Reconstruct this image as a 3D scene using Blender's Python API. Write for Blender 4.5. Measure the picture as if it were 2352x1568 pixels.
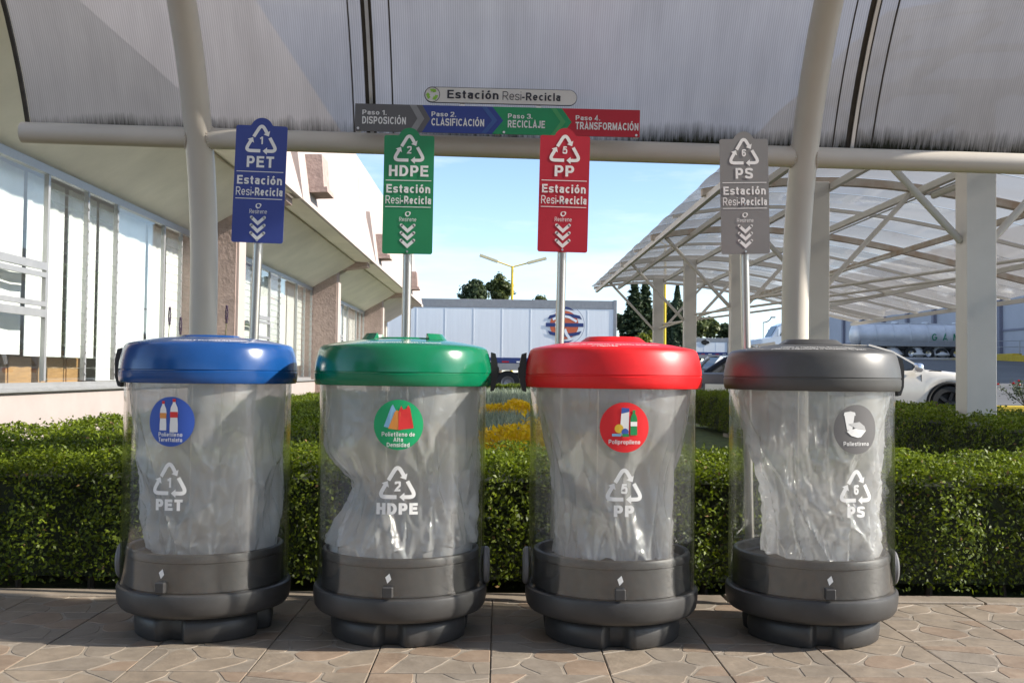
import bpy, math, random
import numpy as np
from mathutils import Vector, Matrix, noise as mnoise

R = math.radians
for o in list(bpy.data.objects):
    bpy.data.objects.remove(o)
scene = bpy.context.scene
col = scene.collection

# ------------------------------------------------------------------ camera
EYE = Vector((0, 0, 0.874))
FPX = 2330.0                       # focal length in pixels of a 2352 px wide picture
YAW, PITCH, ROLL = R(0.74), R(1.80), R(0.70)
fwd = Vector((math.sin(YAW) * math.cos(PITCH), math.cos(YAW) * math.cos(PITCH), math.sin(PITCH)))
rgt0 = Vector((math.cos(YAW), -math.sin(YAW), 0))
up0 = rgt0.cross(fwd)
rgt = rgt0 * math.cos(ROLL) + up0 * math.sin(ROLL)
upv = up0 * math.cos(ROLL) - rgt0 * math.sin(ROLL)
cam = bpy.data.cameras.new('camera')
camo = bpy.data.objects.new('camera', cam)
col.objects.link(camo)
camo.matrix_world = Matrix.Translation(EYE) @ Matrix((rgt, upv, -fwd)).transposed().to_4x4()
cam.sensor_width = 36
cam.lens = 36 * FPX / 2352
cam.clip_start = 0.05
cam.clip_end = 6000
scene.camera = camo


def at(px, py, Y):
    """world point at depth Y seen at a place of the 2352 px wide picture"""
    d = fwd + rgt * ((px - 1176) / FPX) + upv * ((784 - py) / FPX)
    return EYE + d * (Y / d.y)


# ------------------------------------------------------------------ world, sun, exposure
SUN_EL, SUN_ROT = R(29), R(97)
world = bpy.data.worlds.new('World')
scene.world = world
world.use_nodes = True
nt = world.node_tree
nt.nodes.clear()
wo = nt.nodes.new('ShaderNodeOutputWorld')
bg = nt.nodes.new('ShaderNodeBackground')
sky = nt.nodes.new('ShaderNodeTexSky')
sky.sky_type = 'NISHITA'
sky.sun_disc = False
sky.sun_elevation = SUN_EL
sky.sun_rotation = SUN_ROT
sky.altitude = 2300
sky.air_density = 1.0
sky.dust_density = 1.7
sky.ozone_density = 1.3
tc = nt.nodes.new('ShaderNodeTexCoord')
mp = nt.nodes.new('ShaderNodeMapping')
mp.inputs['Scale'].default_value = (1.2, 1.2, 7.0)
nz = nt.nodes.new('ShaderNodeTexNoise')
nz.inputs['Scale'].default_value = 2.2
nz.inputs['Detail'].default_value = 7
nz.inputs['Roughness'].default_value = 0.6
rp = nt.nodes.new('ShaderNodeValToRGB')
rp.color_ramp.elements[0].position = 0.44
rp.color_ramp.elements[0].color = (0, 0, 0, 1)
rp.color_ramp.elements[1].position = 0.68
rp.color_ramp.elements[1].color = (0.62, 0.62, 0.62, 1)
mx = nt.nodes.new('ShaderNodeMixRGB')
mx.inputs[2].default_value = (4.6, 4.9, 5.2, 1)
nt.links.new(tc.outputs['Generated'], mp.inputs['Vector'])
nt.links.new(mp.outputs[0], nz.inputs['Vector'])
nt.links.new(nz.outputs['Fac'], rp.inputs[0])
nt.links.new(rp.outputs[0], mx.inputs[0])
nt.links.new(sky.outputs[0], mx.inputs[1])
nt.links.new(mx.outputs[0], bg.inputs['Color'])
bg.inputs['Strength'].default_value = 0.125
nt.links.new(bg.outputs[0], wo.inputs['Surface'])

sl = bpy.data.lights.new('sun', 'SUN')
sl.energy = 3.9
sl.angle = R(1.2)
sl.color = (1.0, 0.93, 0.82)
so = bpy.data.objects.new('sun', sl)
col.objects.link(so)
sdir = Vector((math.sin(SUN_ROT) * math.cos(SUN_EL), math.cos(SUN_ROT) * math.cos(SUN_EL), math.sin(SUN_EL)))
so.rotation_euler = (-sdir).to_track_quat('-Z', 'Y').to_euler()
so.location = (30, -5, 25)

vs = scene.view_settings
vs.view_transform = 'Standard'
vs.look = 'None'
vs.exposure = 1.13
vs.gamma = 1
vs.use_curve_mapping = False
scene.cycles.use_denoising = True
scene.cycles.max_bounces = 12
scene.cycles.diffuse_bounces = 4
scene.cycles.glossy_bounces = 4
scene.cycles.transmission_bounces = 8
scene.cycles.transparent_max_bounces = 24
scene.cycles.sample_clamp_indirect = 6
scene.cycles.caustics_reflective = False
scene.cycles.caustics_refractive = False

# ------------------------------------------------------------------ materials
MATS = {}


def newmat(name):
    m = bpy.data.materials.new(name)
    m.use_nodes = True
    t = m.node_tree
    t.nodes.clear()
    return m, t, t.nodes.new('ShaderNodeOutputMaterial')


def N(t, kind, **kw):
    n = t.nodes.new(kind)
    for k, v in kw.items():
        n.inputs[k.replace('_', ' ')].default_value = v
    return n


def pmat(name, c, rough=0.5, metal=0.0, var=0.12, nscale=8.0, bump=0.0, bscale=60.0, coat=0.0,
         c2=None, spec=0.5, stretch=None, emit=None, island=0.0, world=0):
    """principled material, colour broken up by noise, optional second colour, fine bump"""
    if name in MATS:
        return MATS[name]
    m, t, out = newmat(name)
    b = N(t, 'ShaderNodeBsdfPrincipled', Roughness=rough, Metallic=metal)
    b.inputs['Specular IOR Level'].default_value = spec
    b.inputs['Coat Weight'].default_value = coat
    b.inputs['Coat Roughness'].default_value = 0.08
    tco = N(t, 'ShaderNodeTexCoord')
    src = tco.outputs['Object']
    if stretch:
        mpp = N(t, 'ShaderNodeMapping')
        mpp.inputs['Scale'].default_value = stretch
        t.links.new(src, mpp.inputs['Vector'])
        src = mpp.outputs[0]
    no = N(t, 'ShaderNodeTexNoise', Scale=nscale, Detail=5.0, Roughness=0.6)
    t.links.new(src, no.inputs['Vector'])
    ra = N(t, 'ShaderNodeValToRGB')
    a = [max(0, x * (1 - var)) for x in c]
    d = [min(1, x * (1 + var)) for x in (c2 or c)]
    ra.color_ramp.elements[0].position = 0.3
    ra.color_ramp.elements[1].position = 0.7
    ra.color_ramp.elements[0].color = (*a, 1)
    ra.color_ramp.elements[1].color = (*d, 1)
    t.links.new(no.outputs['Fac'], ra.inputs[0])
    colout = ra.outputs[0]
    if island:
        ge = N(t, 'ShaderNodeNewGeometry')
        mr = N(t, 'ShaderNodeMapRange')
        mr.inputs['To Min'].default_value = 1 - island
        mr.inputs['To Max'].default_value = 1 + island
        t.links.new(ge.outputs['Random Per Island'], mr.inputs['Value'])
        hs = N(t, 'ShaderNodeHueSaturation')
        t.links.new(mr.outputs[0], hs.inputs['Value'])
        t.links.new(colout, hs.inputs['Color'])
        colout = hs.outputs[0]
    if world:       # broad grime that runs on from piece to piece
        gp = N(t, 'ShaderNodeNewGeometry')
        for sc_, lo in ((1.6, 0.88), (6.5, 0.88)):
            ng = N(t, 'ShaderNodeTexNoise', Scale=sc_, Detail=5.0, Roughness=0.7)
            t.links.new(gp.outputs['Position'], ng.inputs['Vector'])
            mg = N(t, 'ShaderNodeMapRange')
            mg.inputs['From Min'].default_value = 0.35
            mg.inputs['From Max'].default_value = 0.62
            mg.inputs['To Min'].default_value = lo
            mg.inputs['To Max'].default_value = 1.10
            t.links.new(ng.outputs['Fac'], mg.inputs['Value'])
            vm = N(t, 'ShaderNodeMixRGB'); vm.blend_type = 'MULTIPLY'; vm.inputs[0].default_value = 1
            t.links.new(colout, vm.inputs[1]); t.links.new(mg.outputs[0], vm.inputs[2])
            colout = vm.outputs[0]
    t.links.new(colout, b.inputs['Base Color'])
    rr = N(t, 'ShaderNodeMapRange')
    rr.inputs['To Min'].default_value = max(0.02, rough * 0.8)
    rr.inputs['To Max'].default_value = min(1, rough * 1.25)
    t.links.new(no.outputs['Fac'], rr.inputs['Value'])
    t.links.new(rr.outputs[0], b.inputs['Roughness'])
    if bump:
        n2 = N(t, 'ShaderNodeTexNoise', Scale=bscale, Detail=4.0)
        t.links.new(src, n2.inputs['Vector'])
        bp = N(t, 'ShaderNodeBump', Strength=bump, Distance=0.01)
        t.links.new(n2.outputs['Fac'], bp.inputs['Height'])
        t.links.new(bp.outputs[0], b.inputs['Normal'])
    if emit:
        b.inputs['Emission Color'].default_value = (*emit, 1)
        b.inputs['Emission Strength'].default_value = 1
    t.links.new(b.outputs[0], out.inputs['Surface'])
    MATS[name] = m
    return m


def leafmat(name, c, c2, trans=0.35, rough=0.35, island=0.45, nscale=3.0):
    if name in MATS:
        return MATS[name]
    m, t, out = newmat(name)
    ge = N(t, 'ShaderNodeNewGeometry')
    ra = N(t, 'ShaderNodeValToRGB')
    ra.color_ramp.elements[0].color = (*c, 1)
    ra.color_ramp.elements[1].color = (*c2, 1)
    t.links.new(ge.outputs['Random Per Island'], ra.inputs[0])
    tco = N(t, 'ShaderNodeTexCoord')
    no = N(t, 'ShaderNodeTexNoise', Scale=nscale, Detail=3.0)
    t.links.new(tco.outputs['Object'], no.inputs['Vector'])
    mr = N(t, 'ShaderNodeMapRange')
    mr.inputs['To Min'].default_value = 1 - island
    mr.inputs['To Max'].default_value = 1 + island
    t.links.new(no.outputs['Fac'], mr.inputs['Value'])
    hs = N(t, 'ShaderNodeHueSaturation')
    t.links.new(mr.outputs[0], hs.inputs['Value'])
    t.links.new(ra.outputs[0], hs.inputs['Color'])
    b = N(t, 'ShaderNodeBsdfPrincipled', Roughness=rough)
    b.inputs['Specular IOR Level'].default_value = 0.35
    t.links.new(hs.outputs[0], b.inputs['Base Color'])
    tr = N(t, 'ShaderNodeBsdfTranslucent')
    t.links.new(hs.outputs[0], tr.inputs['Color'])
    ms = N(t, 'ShaderNodeMixShader')
    ms.inputs[0].default_value = trans
    t.links.new(b.outputs[0], ms.inputs[1])
    t.links.new(tr.outputs[0], ms.inputs[2])
    t.links.new(ms.outputs[0], out.inputs['Surface'])
    MATS[name] = m
    return m


def sheetmat(name, tint, transp, transl, colr, gloss_rough=0.15, ior=1.5, flutes=0, dirt=None, bumpn=0.0, bscale=6.0,
             diffuse_in=0.3):
    """thin translucent sheet: part straight-through light, part scattered, fresnel gloss on top"""
    if name in MATS:
        return MATS[name]
    m, t, out = newmat(name)
    tco = N(t, 'ShaderNodeTexCoord')
    colnode = N(t, 'ShaderNodeRGB')
    colnode.outputs[0].default_value = (*colr, 1)
    cout = colnode.outputs[0]
    tintnode = N(t, 'ShaderNodeRGB')
    tintnode.outputs[0].default_value = (*tint, 1)
    tout = tintnode.outputs[0]
    if flutes:
        wv = N(t, 'ShaderNodeTexWave', Scale=flutes, Distortion=0.0)
        wv.bands_direction = 'X'
        t.links.new(tco.outputs['Object'], wv.inputs['Vector'])
        ramp = N(t, 'ShaderNodeMapRange')
        ramp.inputs['To Min'].default_value = 0.88
        ramp.inputs['To Max'].default_value = 1.1
        t.links.new(wv.outputs['Fac'], ramp.inputs['Value'])
        for which in (0, 1):
            vm = N(t, 'ShaderNodeMixRGB')
            vm.blend_type = 'MULTIPLY'
            vm.inputs[0].default_value = 1
            t.links.new(cout if which == 0 else tout, vm.inputs[1])
            t.links.new(ramp.outputs[0], vm.inputs[2])
            if which == 0:
                cout = vm.outputs[0]
            else:
                tout = vm.outputs[0]
        # grime held in some flutes: broad streaks running down the sheet
        mpp = N(t, 'ShaderNodeMapping')
        mpp.inputs['Scale'].default_value = (3.2, 0.6, 0.6)
        t.links.new(tco.outputs['Object'], mpp.inputs['Vector'])
        st = N(t, 'ShaderNodeTexNoise', Scale=2.0, Detail=6.0, Roughness=0.65)
        t.links.new(mpp.outputs[0], st.inputs['Vector'])
        mr2 = N(t, 'ShaderNodeMapRange')
        mr2.inputs['From Min'].default_value = 0.3
        mr2.inputs['From Max'].default_value = 0.7
        mr2.inputs['To Min'].default_value = 0.78
        mr2.inputs['To Max'].default_value = 1.0
        t.links.new(st.outputs['Fac'], mr2.inputs['Value'])
        for which in (0, 1):
            vm = N(t, 'ShaderNodeMixRGB')
            vm.blend_type = 'MULTIPLY'
            vm.inputs[0].default_value = 1
            t.links.new(cout if which == 0 else tout, vm.inputs[1])
            t.links.new(mr2.outputs[0], vm.inputs[2])
            if which == 0:
                cout = vm.outputs[0]
            else:
                tout = vm.outputs[0]
    if dirt:
        z0, z1, dc = dirt
        sx = N(t, 'ShaderNodeSeparateXYZ')
        t.links.new(tco.outputs['Object'], sx.inputs[0])
        mr = N(t, 'ShaderNodeMapRange')
        mr.inputs['From Min'].default_value = z0
        mr.inputs['From Max'].default_value = z1
        mr.inputs['To Min'].default_value = 1.15
        mr.inputs['To Max'].default_value = 0.0
        t.links.new(sx.outputs['Z'], mr.inputs['Value'])
        mpp = N(t, 'ShaderNodeMapping')
        mpp.inputs['Scale'].default_value = (60, 5, 5)
        t.links.new(tco.outputs['Object'], mpp.inputs['Vector'])
        n3 = N(t, 'ShaderNodeTexNoise', Scale=1.0, Detail=6.0, Roughness=0.75)
        t.links.new(mpp.outputs[0], n3.inputs['Vector'])
        n4 = N(t, 'ShaderNodeTexNoise', Scale=2.2, Detail=4.0)
        t.links.new(tco.outputs['Object'], n4.inputs['Vector'])
        s1 = N(t, 'ShaderNodeMath'); s1.operation = 'ADD'
        t.links.new(n3.outputs['Fac'], s1.inputs[0])
        t.links.new(n4.outputs['Fac'], s1.inputs[1])
        s2 = N(t, 'ShaderNodeMath'); s2.operation = 'MULTIPLY'
        t.links.new(mr.outputs[0], s2.inputs[0])
        t.links.new(s1.outputs[0], s2.inputs[1])
        rm = N(t, 'ShaderNodeValToRGB')
        rm.color_ramp.elements[0].position = 0.50
        rm.color_ramp.elements[0].color = (0, 0, 0, 1)
        rm.color_ramp.elements[1].position = 0.92
        rm.color_ramp.elements[1].color = (1, 1, 1, 1)
        t.links.new(s2.outputs[0], rm.inputs[0])
        for which in (0, 1):
            vm = N(t, 'ShaderNodeMixRGB')
            t.links.new(rm.outputs[0], vm.inputs[0])
            t.links.new(cout if which == 0 else tout, vm.inputs[1])
            vm.inputs[2].default_value = (*dc, 1)
            if which == 0:
                cout = vm.outputs[0]
            else:
                tout = vm.outputs[0]
    tp = N(t, 'ShaderNodeBsdfTransparent')
    t.links.new(tout, tp.inputs['Color'])
    tl = N(t, 'ShaderNodeBsdfTranslucent')
    t.links.new(cout, tl.inputs['Color'])
    df = N(t, 'ShaderNodeBsdfDiffuse')
    t.links.new(cout, df.inputs['Color'])
    m0 = N(t, 'ShaderNodeMixShader')
    m0.inputs[0].default_value = diffuse_in
    t.links.new(tl.outputs[0], m0.inputs[1])
    t.links.new(df.outputs[0], m0.inputs[2])
    m1 = N(t, 'ShaderNodeMixShader')
    m1.inputs[0].default_value = transl / max(1e-6, transl + transp)
    t.links.new(tp.outputs[0], m1.inputs[1])
    t.links.new(m0.outputs[0], m1.inputs[2])
    gl = N(t, 'ShaderNodeBsdfGlossy', Roughness=gloss_rough)
    gl.inputs['Color'].default_value = (1, 1, 1, 1)
    # Schlick reflectance, the same from both sides of the sheet
    lw = N(t, 'ShaderNodeLayerWeight', Blend=0.5)
    pw = N(t, 'ShaderNodeMath'); pw.operation = 'POWER'; pw.inputs[1].default_value = 5.0
    t.links.new(lw.outputs['Facing'], pw.inputs[0])
    f0 = ((ior - 1) / (ior + 1)) ** 2
    ml = N(t, 'ShaderNodeMath'); ml.operation = 'MULTIPLY_ADD'; ml.inputs[1].default_value = 1 - f0; ml.inputs[2].default_value = f0
    t.links.new(pw.outputs[0], ml.inputs[0])
    fr = ml
    if bumpn:
        n5 = N(t, 'ShaderNodeTexNoise', Scale=bscale, Detail=4.0)
        t.links.new(tco.outputs['Object'], n5.inputs['Vector'])
        bp = N(t, 'ShaderNodeBump', Strength=bumpn, Distance=0.02)
        t.links.new(n5.outputs['Fac'], bp.inputs['Height'])
        t.links.new(bp.outputs[0], gl.inputs['Normal'])
    m2 = N(t, 'ShaderNodeMixShader')
    t.links.new(fr.outputs[0], m2.inputs[0])
    t.links.new(m1.outputs[0], m2.inputs[1])
    t.links.new(gl.outputs[0], m2.inputs[2])
    t.links.new(m2.outputs[0], out.inputs['Surface'])
    MATS[name] = m
    return m


# ------------------------------------------------------------------ mesh helpers
class MB:
    def __init__(s):
        s.v = []; s.f = []; s.m = []

    def add(s, vs_, fs_, mi=0):
        k = len(s.v)
        s.v.extend(tuple(p) for p in vs_)
        s.f.extend(tuple(i + k for i in f) for f in fs_)
        s.m.extend([mi] * len(fs_))

    def box(s, x0, x1, y0, y1, z0, z1, mi=0, bev=0.0):
        if bev:
            b = min(bev, (x1 - x0) / 2.1, (y1 - y0) / 2.1, (z1 - z0) / 2.1)
            V = []; idx = {}
            for i, (X, sx) in enumerate(((x0, 1), (x1, -1))):
                for j, (Y, sy) in enumerate(((y0, 1), (y1, -1))):
                    for k, (Z, sz) in enumerate(((z0, 1), (z1, -1))):
                        for ax in range(3):
                            p = [X + sx * b, Y + sy * b, Z + sz * b]
                            p[ax] = (X, Y, Z)[ax]
                            idx[(i, j, k, ax)] = len(V); V.append(p)
            F = []
            for a in (0, 1):
                F.append([idx[(a, 0, 0, 0)], idx[(a, 1, 0, 0)], idx[(a, 1, 1, 0)], idx[(a, 0, 1, 0)]][::(1 if a else -1)])
                F.append([idx[(0, a, 0, 1)], idx[(1, a, 0, 1)], idx[(1, a, 1, 1)], idx[(0, a, 1, 1)]][::(-1 if a else 1)])
                F.append([idx[(0, 0, a, 2)], idx[(1, 0, a, 2)], idx[(1, 1, a, 2)], idx[(0, 1, a, 2)]][::(1 if a else -1)])
            for a in (0, 1):
                for c in (0, 1):
                    F.append([idx[(a, c, 0, 0)], idx[(a, c, 1, 0)], idx[(a, c, 1, 1)], idx[(a, c, 0, 1)]])
                    F.append([idx[(a, 0, c, 0)], idx[(a, 1, c, 0)], idx[(a, 1, c, 2)], idx[(a, 0, c, 2)]])
                    F.append([idx[(0, a, c, 1)], idx[(1, a, c, 1)], idx[(1, a, c, 2)], idx[(0, a, c, 2)]])
            for i in (0, 1):
                for j in (0, 1):
                    for k in (0, 1):
                        F.append([idx[(i, j, k, 0)], idx[(i, j, k, 1)], idx[(i, j, k, 2)]])
            s.add(V, F, mi)
            return
        V = [(x0, y0, z0), (x1, y0, z0), (x1, y1, z0), (x0, y1, z0), (x0, y0, z1), (x1, y0, z1), (x1, y1, z1), (x0, y1, z1)]
        s.add(V, [(3, 2, 1, 0), (4, 5, 6, 7), (0, 1, 5, 4), (1, 2, 6, 5), (2, 3, 7, 6), (3, 0, 4, 7)], mi)

    def tube(s, pts, r, n=12, cap=True, mi=0, scale=None):
        pts = [Vector(p) for p in pts]
        rs = r if isinstance(r, (list, tuple)) else [r] * len(pts)
        V = []; F = []
        prev = None
        for i, p in enumerate(pts):
            if i == 0: tt = pts[1] - pts[0]
            elif i == len(pts) - 1: tt = pts[-1] - pts[-2]
            else: tt = (pts[i + 1] - pts[i]).normalized() + (pts[i] - pts[i - 1]).normalized()
            tt = tt.normalized()
            if prev is None:
                a = Vector((0, 0, 1)) if abs(tt.z) < 0.9 else Vector((1, 0, 0))
                u = tt.cross(a).normalized()
            else:
                u = (prev - tt * prev.dot(tt)).normalized()
            prev = u
            w = tt.cross(u)
            for k in range(n):
                an = 2 * math.pi * k / n
                V.append(p + (u * math.cos(an) + w * math.sin(an)) * rs[i])
        for i in range(len(pts) - 1):
            for k in range(n):
                F.append((i * n + k, i * n + (k + 1) % n, (i + 1) * n + (k + 1) % n, (i + 1) * n + k))
        if cap:
            F.append(tuple(range(n - 1, -1, -1)))
            F.append(tuple((len(pts) - 1) * n + k for k in range(n)))
        s.add(V, F, mi)

    def bar(s, a, b, w, h, up=(0, 0, 1), mi=0):
        """rectangular bar from a to b; w across, h along up"""
        a = Vector(a); b = Vector(b)
        d = (b - a).normalized()
        side = d.cross(Vector(up))
        if side.length < 1e-4: side = d.cross(Vector((1, 0, 0)))
        side.normalize()
        u = side.cross(d).normalized()
        V = []
        for p in (a, b):
            for su, sv in ((-1, -1), (1, -1), (1, 1), (-1, 1)):
                V.append(p + side * (su * w / 2) + u * (sv * h / 2))
        s.add(V, [(3, 2, 1, 0), (4, 5, 6, 7), (0, 1, 5, 4), (1, 2, 6, 5), (2, 3, 7, 6), (3, 0, 4, 7)], mi)

    def lathe(s, prof, n=64, mi=0, cx=0, cy=0, close=False):
        V = []; F = []
        L = len(prof)
        for k in range(n):
            a = 2 * math.pi * k / n
            for r, z in prof:
                V.append((cx + r * math.cos(a), cy + r * math.sin(a), z))
        for k in range(n):
            for i in range(L - 1 if not close else L):
                j = (i + 1) % L
                F.append((k * L + i, ((k + 1) % n) * L + i, ((k + 1) % n) * L + j, k * L + j))
        s.add(V, F, mi)

    def prism(s, poly, axis, a, b, mi=0):
        """polygon extruded along an axis; poly given in the two other axes in order"""
        n = len(poly)
        def pt(p, q):
            if axis == 'x': return (q, p[0], p[1])
            if axis == 'y': return (p[0], q, p[1])
            return (p[0], p[1], q)
        V = [pt(p, a) for p in poly] + [pt(p, b) for p in poly]
        F = [tuple(range(n - 1, -1, -1)), tuple(range(n, 2 * n))]
        for i in range(n):
            F.append((i, (i + 1) % n, n + (i + 1) % n, n + i))
        s.add(V, F, mi)

    def xf(s, M, start=0):
        s.v[start:] = [tuple(M @ Vector(p)) for p in s.v[start:]]

    def build(s, name, mats, parent=None, smooth=False, org=None, auto=None):
        me = bpy.data.meshes.new(name)
        ox, oy, oz = org if org is not None else (0, 0, 0)
        me.from_pydata([(p[0] - ox, p[1] - oy, p[2] - oz) for p in s.v], [], s.f)
        if not isinstance(mats, (list, tuple)): mats = [mats]
        for m in mats: me.materials.append(m)
        if len(mats) > 1:
            me.polygons.foreach_set('material_index', s.m)
        import bmesh
        bm = bmesh.new(); bm.from_mesh(me)
        bmesh.ops.recalc_face_normals(bm, faces=bm.faces)
        bm.to_mesh(me); bm.free()
        if smooth:
            me.polygons.foreach_set('use_smooth', [True] * len(me.polygons))
            me.set_sharp_from_angle(angle=R(auto or 40))
        me.update()
        return link(name, me, parent, None if parent is not None else org)


def link(name, me, parent=None, loc=None):
    o = bpy.data.objects.new(name, me)
    col.objects.link(o)
    if parent is not None: o.parent = parent
    if loc is not None: o.location = loc
    return o


def thing(name, label, cat, loc=(0, 0, 0), group=None, rz=0.0):
    o = bpy.data.objects.new(name, None)
    col.objects.link(o)
    o.empty_display_size = 0.1
    o.location = loc
    o.rotation_euler = (0, 0, rz)
    o['label'] = label; o['category'] = cat
    if group: o['group'] = group
    return o


def tag(o, label=None, cat=None, group=None, kind=None):
    if label: o['label'] = label
    if cat: o['category'] = cat
    if group: o['group'] = group
    if kind: o['kind'] = kind
    return o


def bulk(name, V, F4, mat, parent=None, loc=None, mats_idx=None, smooth=False):
    """quads from numpy arrays, for foliage"""
    me = bpy.data.meshes.new(name)
    n = len(V); q = len(F4)
    me.vertices.add(n)
    me.vertices.foreach_set('co', np.asarray(V, np.float32).ravel())
    me.loops.add(q * 4)
    me.loops.foreach_set('vertex_index', np.asarray(F4, np.int32).ravel())
    me.polygons.add(q)
    me.polygons.foreach_set('loop_start', np.arange(0, q * 4, 4, dtype=np.int32))
    if not isinstance(mat, (list, tuple)): mat = [mat]
    for m in mat: me.materials.append(m)
    if mats_idx is not None:
        me.polygons.foreach_set('material_index', np.asarray(mats_idx, np.int32))
    me.update(calc_edges=True)
    me.validate()
    return link(name, me, parent, loc)


def leaf_quads(P, Nn, length, width, rng, spread=0.7):
    """one diamond leaf at each point, facing roughly along the normal"""
    n = len(P)
    nn = Nn + rng.normal(0, spread, (n, 3))
    nn /= np.linalg.norm(nn, axis=1)[:, None] + 1e-9
    tr = rng.normal(0, 1, (n, 3))
    tt = np.cross(nn, tr); tt /= np.linalg.norm(tt, axis=1)[:, None] + 1e-9
    bb = np.cross(nn, tt)
    L = length * rng.uniform(0.65, 1.3, n)[:, None]
    W = width * rng.uniform(0.7, 1.2, n)[:, None]
    fold = nn * W * 0.25
    V = np.empty((n, 4, 3))
    V[:, 0] = P - tt * L / 2
    V[:, 1] = P + bb * W / 2 + fold - tt * L * 0.06
    V[:, 2] = P + tt * L / 2
    V[:, 3] = P - bb * W / 2 + fold - tt * L * 0.06
    return V.reshape(-1, 3), np.arange(n * 4).reshape(-1, 4)


# ------------------------------------------------------------------ flat print: text and symbols as 2D shapes
def spl(pts, n=5):
    """smooth curve through points"""
    out = []
    P = [pts[0]] + list(pts) + [pts[-1]]
    for i in range(1, len(P) - 2):
        p0, p1, p2, p3 = (np.array(q, float) for q in P[i - 1:i + 3])
        for k in range(n):
            t = k / n
            out.append(tuple(0.5 * (2 * p1 + (p2 - p0) * t + (2 * p0 - 5 * p1 + 4 * p2 - p3) * t * t + (3 * p1 - p0 - 3 * p2 + p3) * t ** 3)))
    out.append(tuple(pts[-1]))
    return out


def oval(x0, x1, y0, y1, a0, a1, n=16):
    cx, cy, rx, ry = (x0 + x1) / 2, (y0 + y1) / 2, (x1 - x0) / 2, (y1 - y0) / 2
    return [(cx + rx * math.cos(R(a0 + (a1 - a0) * k / n)), cy + ry * math.sin(R(a0 + (a1 - a0) * k / n))) for k in range(n + 1)]


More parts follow.
